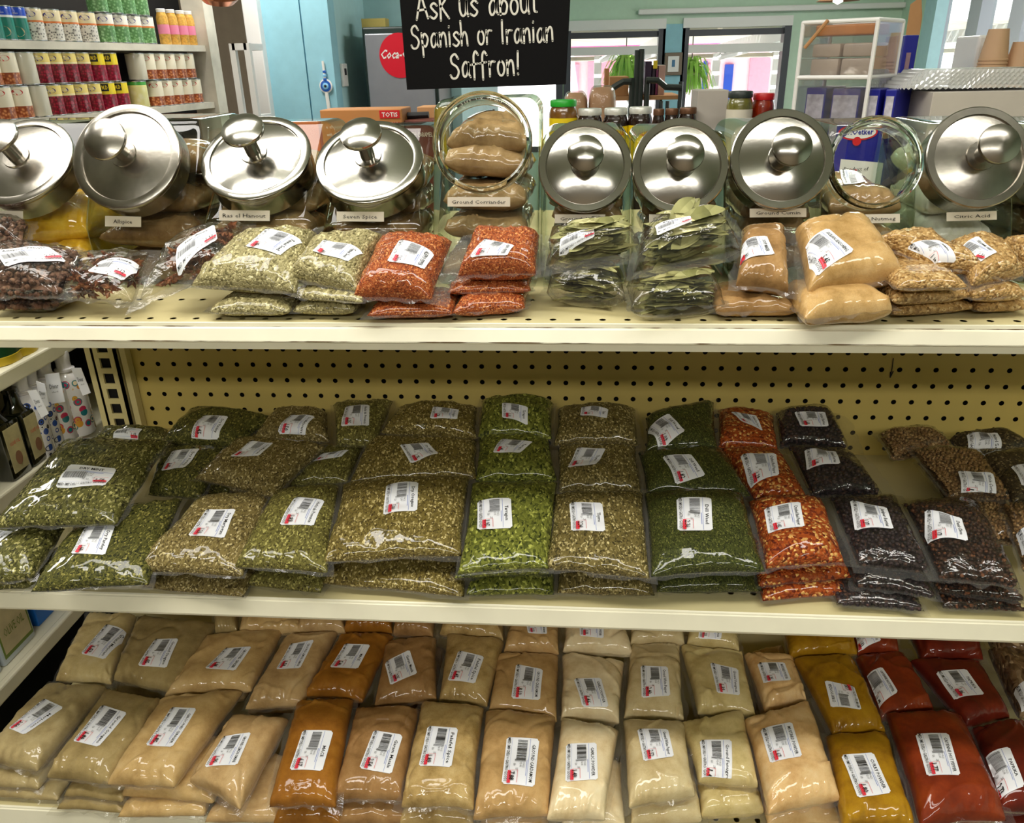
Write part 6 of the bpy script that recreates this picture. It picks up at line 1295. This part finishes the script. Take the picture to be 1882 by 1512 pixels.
# dark display rack with books
YR = 2.3; t = thing('display_rack', 'dark metal display rack with two tall posts in front of the window', 'rack', Py(1170, 300, YR)*np.array([1, 1, 0])); MT['rack'] = plain('dark_rack_metal', rgb(70, 76, 74), .4, .5)
for u, v in ((1162, 143), (1172, 92), (1180, 90), (1190, 143)): p = Py(u, v, YR); MB().tube([(p[0], YR, 0), p], .011, 8).build('post', MT['rack'], t)
for pts in ([(1188, 147), (1210, 148), (1224, 160), (1252, 161)], [(1160, 150), (1146, 150), (1135, 156), (1126, 162)]): MB().tube([Py(u, v, YR-.02) for u, v in pts], .012, 8).build('curved_arm', MT['rack'], t)
a_ = Py(1120, 178, YR); b_ = Py(1252, 177, YR); MB().box(a_[0], b_[0], YR+.02, YR+.34, a_[2]-.015, a_[2]).build('rack_shelf', MT['kraft'], t); zs = float(a_[2])
for u in (1216, 1228, 1250): p = Py(u, 178, YR); MB().tube([(p[0], YR+.01, zs-.02), (p[0], YR+.01, 0)], .008, 6).build('post', MT['rack'], t)
p = Py(1252, 150, YR); MB().tube([(p[0], YR, 0), p], .009, 6).build('post', MT['rack'], t)
for (u0, u1, v, m, lb) in ((1186, 1199, 113, rgb(60, 34, 70), 'dark purple book standing on the rack'), (1199, 1208, 120, rgb(44, 22, 50), 'narrow dark book on the rack'), (1203, 1211, 128, rgb(120, 40, 90), 'magenta book leaning on the rack'), (1211, 1224, 120, rgb(200, 160, 150), 'pale pink book at the right of the rack books')):
    a_ = Py(u0, v, YR+.08); b_ = Py(u1, v, YR+.08); k = thing('book', lb, 'book', ((a_[0]+b_[0])/2, YR+.15, zs), 'books on the rack'); MB().box(a_[0]+.001, b_[0]-.001, YR+.08, YR+.24, zs+.0005, a_[2], bev=.002).build('cover', plain('book_cover', m, .5), k); MB().box(a_[0]+.003, b_[0]-.003, YR+.085, YR+.238, a_[2], a_[2]+.0008).build('pages', MT['paper'], k)
a_ = Py(1201, 111, YR+.07); k = thing('yellow_note', 'yellow price note clipped to the dark books', 'note', a_); b_ = Py(1208, 126, YR+.07); MB().box(a_[0], b_[0], YR+.07, YR+.0712, b_[2], a_[2]).build('note', MT['yellow'], k)
carton('kraft_carton', 'open kraft carton on the rack before the fern', 1121, 1156, 141, YR+.06, .2, 'kraft', zs)
carton('thin_kraft_carton', 'narrow kraft carton leaning beside the open one', 1112, 1120, 126, YR+.2, .1, 'kraft', zs)
# clear plastic display case, blue cartons, tray stack, cups at the right
MT['case'] = thin_glass('clear_acrylic', (.95, .95, .95), (.85, .85, .9), .03, 2.0, haze=.04); MT['navy'] = plain('royal_blue_card', rgb(26, 30, 140), .4); MT['pack'] = plain('pale_packet', rgb(206, 186, 168), .35, noise=.15, nscale=20); MT['wood'] = plain('orange_wood', rgb(190, 116, 44), .45, noise=.2, nscale=8)
YD = .62; a_ = Py(1457, 210, YD); b_ = Py(1636, 38, YD); z0c, z1c = 1.30, float(b_[2]); xa = a_[0]; xb = xa+(b_[0]-a_[0])*.86; n_before = len(COL.objects)
sb = thing('side_counter', 'low dark counter behind the nutmeg and citric acid jars', 'counter', (1.9, .7, 0)); MB().box(1.05+.35, 3.2, .45, YC-.12, 0, 1.30, bev=.004).build('counter_block', MT['ctop'], sb)
t = thing('acrylic_case', 'clear acrylic display case with shelves of packets, brown wooden lid', 'display case', ((xa+xb)/2, YD+.12, 1.30))
z0c = 1.3006; d_ = .15
for (A_, B_) in (((xa, YD), (xb, YD)), ((xa, YD+d_), (xb, YD+d_))): MB().box(A_[0], B_[0], A_[1], A_[1]+.003, z0c, z1c).build('clear_wall', MT['case'], t)
for x in (xa, xb): MB().box(x-.0015, x+.0015, YD, YD+d_, z0c, z1c).build('clear_wall', MT['case'], t)
for x in (xa, xb):
    for y in (YD, YD+d_): MB().tube([(x, y, z0c), (x, y, z1c)], .004, 8).build('edge_strip', MT['trimw'], t)
zs2 = [z0c+.003, float(Py(1500, 142, YD)[2])]
for z in (zs2[1], z1c): MB().tube([(xa, YD, z), (xb, YD, z), (xb, YD+d_, z), (xa, YD+d_, z), (xa, YD, z)], .004, 8).build('edge_strip', MT['trimw'], t)
MB().box(xa, xb, YD+.004, YD+d_-.002, zs2[1]-.004, zs2[1]).build('clear_shelf', MT['case'], t)
zl = float(Py(1500, 66, YD)[2]); k = thing('wooden_box', 'orange brown wooden box at the top inside the acrylic case', 'box', ((xa+xb)/2, YD+.15, zl)); MB().box(xa+.006, xb-.02, YD+.05, YD+d_-.01, zl, z1c-.004, bev=.003).build('box_body', MT['wood'], k)
MB().tube([Py(1483, 88, YD-.006), Py(1527, 38, YD-.006)], .0035, 8).build('handle_strap', MT['kraft'], t)
for r_i, (v0, v1) in enumerate(((102, 80), (140, 106))):
    for c_i in range(2):
        za, zb_ = float(Py(1550, v0, YD+.03)[2]), float(Py(1550, v1, YD+.03)[2]); x0 = xa+.012+c_i*(xb-xa-.02)/2; x1 = x0+(xb-xa-.03)/2
        za = zs2[1]+.001 if r_i == 1 else zs2[1]+.0015+(float(Py(1550, 106, YD+.03)[2])-zs2[1]); zb_ = za+.026
        if r_i == 1: zb_ = za+(float(Py(1550, 106, YD+.03)[2])-zs2[1])-.002
        else: zb_ = min(zl-.003, za+.024)
        k = thing('biscuit_packet', 'pale packet inside the acrylic case, %s %s' % (('upper', 'lower')[r_i], ('left', 'right')[c_i]), 'packet', ((x0+x1)/2, YD+.08, za), 'packets in the case'); MB().box(x0, x1, YD+.03, YD+d_-.02, za, zb_, bev=.004).build('packet', MT['pack'], k, smooth='auto')
for i, (u0, u1) in enumerate(((1464, 1506), (1512, 1568), (1572, 1602), (1604, 1630))):
    a1 = Py(u0, 206, YD+.03); b1 = Py(u1, 160, YD+.03); k = thing('vanilla_box', 'blue and white packet on the floor of the acrylic case, %s from left' % n8[i].replace('leftmost', 'first'), 'box', ((a1[0]+b1[0])/2, YD+.05, z0c), 'packets on the floor of the case')
    MB().box(a1[0], b1[0], YD+.02, YD+.13, z0c+.003, b1[2], bev=.002).build('packet', MT['navy'], k); MB().box(a1[0]+.003, b1[0]-.003, YD+.019, YD+.02, z0c+.012, b1[2]-.012).build('white_panel', plain('packet_print', rgb(206, 202, 214), .4, noise=.5, nscale=50), k)
th_c = -math.radians(36); pv = np.array([xa, YD])
for o in list(COL.objects)[n_before:]:
    if o.parent is None and o.name.split('.')[0] != 'side_counter':
        d2 = np.array(o.location[:2])-pv; o.location.x = pv[0]+d2[0]*math.cos(th_c)-d2[1]*math.sin(th_c); o.location.y = pv[1]+d2[0]*math.sin(th_c)+d2[1]*math.cos(th_c); o.rotation_euler.z = th_c
def dr_box(name, label, u0, u1, vt, vb, y, dep):
    a1 = Py(u0, vb, y); a1[2] = 1.3006; b1 = Py(u1, vt, y); k = thing(name, label, 'box', ((a1[0]+b1[0])/2, y+dep/2, max(1.3006, a1[2]))); MB().box(a1[0], b1[0], y, y+dep, max(1.3006, a1[2]), b1[2], bev=.002).build('carton', MT['navy'], k); return k, a1, b1
k, a1, b1 = dr_box('blue_baking_box', 'royal blue baking box with red and white oval seen through the nutmeg jar', 1548, 1640, 228, 330, .10, .06)
p = Py(1577, 243, .0985); meshob('white_panel', [p+np.array([x, .001, z]) for x, z in ((-.018, -.075), (.042, -.075), (.042, -.042), (-.018, -.036))], [(0, 1, 2, 3)], MT['white'], k, smooth=False)
A, Fc = ell_uv(0, 0, .027, .011, 32); o = meshob('red_oval', np.stack([p[0]+A[:, 0], np.full(len(A), p[1]), p[2]+A[:, 1]], 1), Fc, MT['redoval'], k, smooth=False)
A, Fc = ell_uv(0, 0, .0245, .0088, 32); o = meshob('white_oval', np.stack([p[0]+A[:, 0], np.full(len(A), p[1]-.0004), p[2]+A[:, 1]], 1), Fc, MT['white'], o, smooth=False)
V, TF = text_uv('Dr.Oetker', -.021, .021, -.003, .005, bold=.02); meshob('oval_lettering', np.stack([p[0]+V[:, 0], np.full(len(V), p[1]-.0008), p[2]+V[:, 1]], 1), TF, MT['navy'], k, smooth=False)
A, Fc = ell_uv(0, -.012, .006, .006, 20); meshob('red_badge', np.stack([p[0]+A[:, 0], np.full(len(A), p[1]-.0006), p[2]+A[:, 1]], 1), Fc, MT['redoval'], k, smooth=False)
V, TF = text_uv('Product of', -.012, .022, -.052, -.047); meshob('box_lettering', np.stack([p[0]+V[:, 0], np.full(len(V), p[1]-.0004), p[2]+V[:, 1]], 1), TF, MT['black'], k, smooth=False)
k, a1, b1 = dr_box('blue_display_box', 'tall royal blue box with open kraft flap right of the acrylic case', 1640, 1690, 64, 214, .86, .12)
MB().add([(a1[0], .86, b1[2]), (b1[0], .86, b1[2]), (b1[0], .862, b1[2]+.035), ((a1[0]*.3+b1[0]*.7), .862, b1[2]+.075), (a1[0], .862, b1[2]+.06)], [(0, 1, 2, 3, 4)]).build('kraft_flap', MT['kraft'], k)
MB().box(a1[0]+.008, b1[0]-.012, .8585, .86, b1[2]-.16, b1[2]-.035).build('picture_panel', plain('cookie_print', rgb(150, 120, 130), .4, noise=.4, nscale=30), k)
k, a1, b1 = dr_box('blue_carton', 'low royal blue box with white picture right of the case foot', 1642, 1680, 164, 214, .76, .08)
MB().box(a1[0]-.0+.004, b1[0]-.02, .7585, .76, a1[2]+.006, b1[2]-.006).build('picture_panel', plain('packet_print_b', rgb(206, 202, 214), .4, noise=.5, nscale=50), k)
for i in range(5):
    p = Py(1686+i*6, 215, .66); k = thing('black_case', 'thin black case leaning beside the grey carton, %s of five' % n8[i].replace('leftmost', 'first'), 'case', (p[0], .72, 1.30), 'thin black cases'); zt_ = float(Py(1694+i*6, 160, .66)[2])
    T = lambda V, p=p: np.stack([V[:, 0]+(V[:, 2]-1.3)*.12, V[:, 1], V[:, 2]], 1); MB().box(p[0], p[0]+.0045, .66, .78, 1.3006, zt_, 0, T).build('case_shell', MT['black'], k)
t = carton('grey_carton', 'pale grey cardboard carton with printed line behind the citric acid jar', 1716, 1960, 167, .50, .18, 'palecard', 1.3, [('Important: handle with care', .17, .62, .70, .76, 'ink')])
# crimped clear lids on the carton
p = Py(1800, 150, .60); zc0 = float(Py(1800, 166, .5)[2])
MT['clearlid'] = thin_glass('clear_plastic_lids', (.9, .9, .92), (.8, .8, .85), .06, 1.6, haze=.6)
for i in range(5):
    x0 = float(Py(1645+i*9, 150, .56)[0]); x1 = float(Py(1905+i*4, 150, .56)[0]); z = zc0+.002+i*.0062; k = thing('clear_tray_lid', 'clear crimped plastic tray lid, %s in the stack on the grey carton' % ('lowest', 'second', 'third', 'fourth', 'topmost')[i], 'tray lid', ((x0+x1)/2, .6, z), 'clear tray lids'); V = []; n = 180
    for ring, (sc, dz) in enumerate(((1.0, 0.0), (.985, .009), (.94, .008), (.0, .008))):
        for j in range(n):
            th_ = 2*math.pi*j/n; cs, sn = math.cos(th_), math.sin(th_); e = 5.0; rr = (abs(cs)**e+abs(sn)**e)**(-1/e); wv = 1+.012*(j % 2) if ring == 0 else 1
            V.append(((x0+x1)/2+(x1-x0)/2*cs*rr*sc*wv, .59+.075*sn*rr*sc*wv, z+dz+(.0035*(j % 2) if ring == 0 else 0)))
    meshob('crimped_tray', V, [(r*n+j, r*n+(j+1) % n, (r+1)*n+(j+1) % n, (r+1)*n+j) for r in range(3) for j in range(n)], MT['clearlid'], k, smooth=False)
# paper cups
MT['cup'] = plain('kraft_paper_cup', rgb(206, 166, 128), .6)
zcup = 1.30; ys = .82
for s_i, (u0, u1, vt, where) in enumerate(((1812, 1862, 52, 'left stack'), (1862, 1915, 76, 'right stack'))):
    a1 = Py(u0, 150, ys); b1 = Py(u1, 150, ys); r = (b1[0]-a1[0])/2; cx = (a1[0]+b1[0])/2; zt_ = float(Py((u0+u1)/2, vt, ys)[2]); z = zcup+.0006
    n = 12; st = .0072; H = .064; z0s = zt_-H-(n-1)*st
    pz = 1.3006
    if s_i == 0: cupz = z0s
    for i in range(n):
        zz = z0s+i*st; k = thing('paper_cup', 'kraft paper cup in the %s, number %s from the bottom' % (where, ('one', 'two', 'three', 'four', 'five', 'six', 'seven', 'eight', 'nine', 'ten', 'eleven', 'twelve')[i]), 'cup', (cx, ys+.05, zz), 'stacked paper cups')
        # the stack stands upside down: rims at the bottom
        MB().lathe([(r*1.0, .0), (r*1.05, .001), (r*1.05, .004), (r, .005), (r*.72, H), (0, H)], (cx, ys+.05, zz), n=28, cap=False).build('cup_wall', MT['cup'], k, smooth='auto')
    if s_i == 0:
        k = thing('cup_stand', 'dark stand under the stacks of paper cups', 'stand', (cx+.03, ys+.05, 1.30)); MB().box(cx-r-.01, cx+r*3.4, ys-.0, ys+.11, 1.3006, z0s-.001).build('stand_block', MT['ctop'], k)
        zst = z0s
a1 = Py(1786, 135, ys+.12); b1 = Py(1828, 64, ys+.12); k = thing('cup_dispenser', 'white and black dispenser left of the paper cups', 'dispenser', ((a1[0]+b1[0])/2, ys+.18, 1.30)); MB().box(a1[0], a1[0]+.022, ys+.12, ys+.24, 1.3006, b1[2], bev=.006).build('white_side', MT['trimw'], k); MB().box(a1[0]+.0225, b1[0], ys+.13, ys+.24, 1.3006, b1[2]-.004).build('black_body', MT['black'], k)
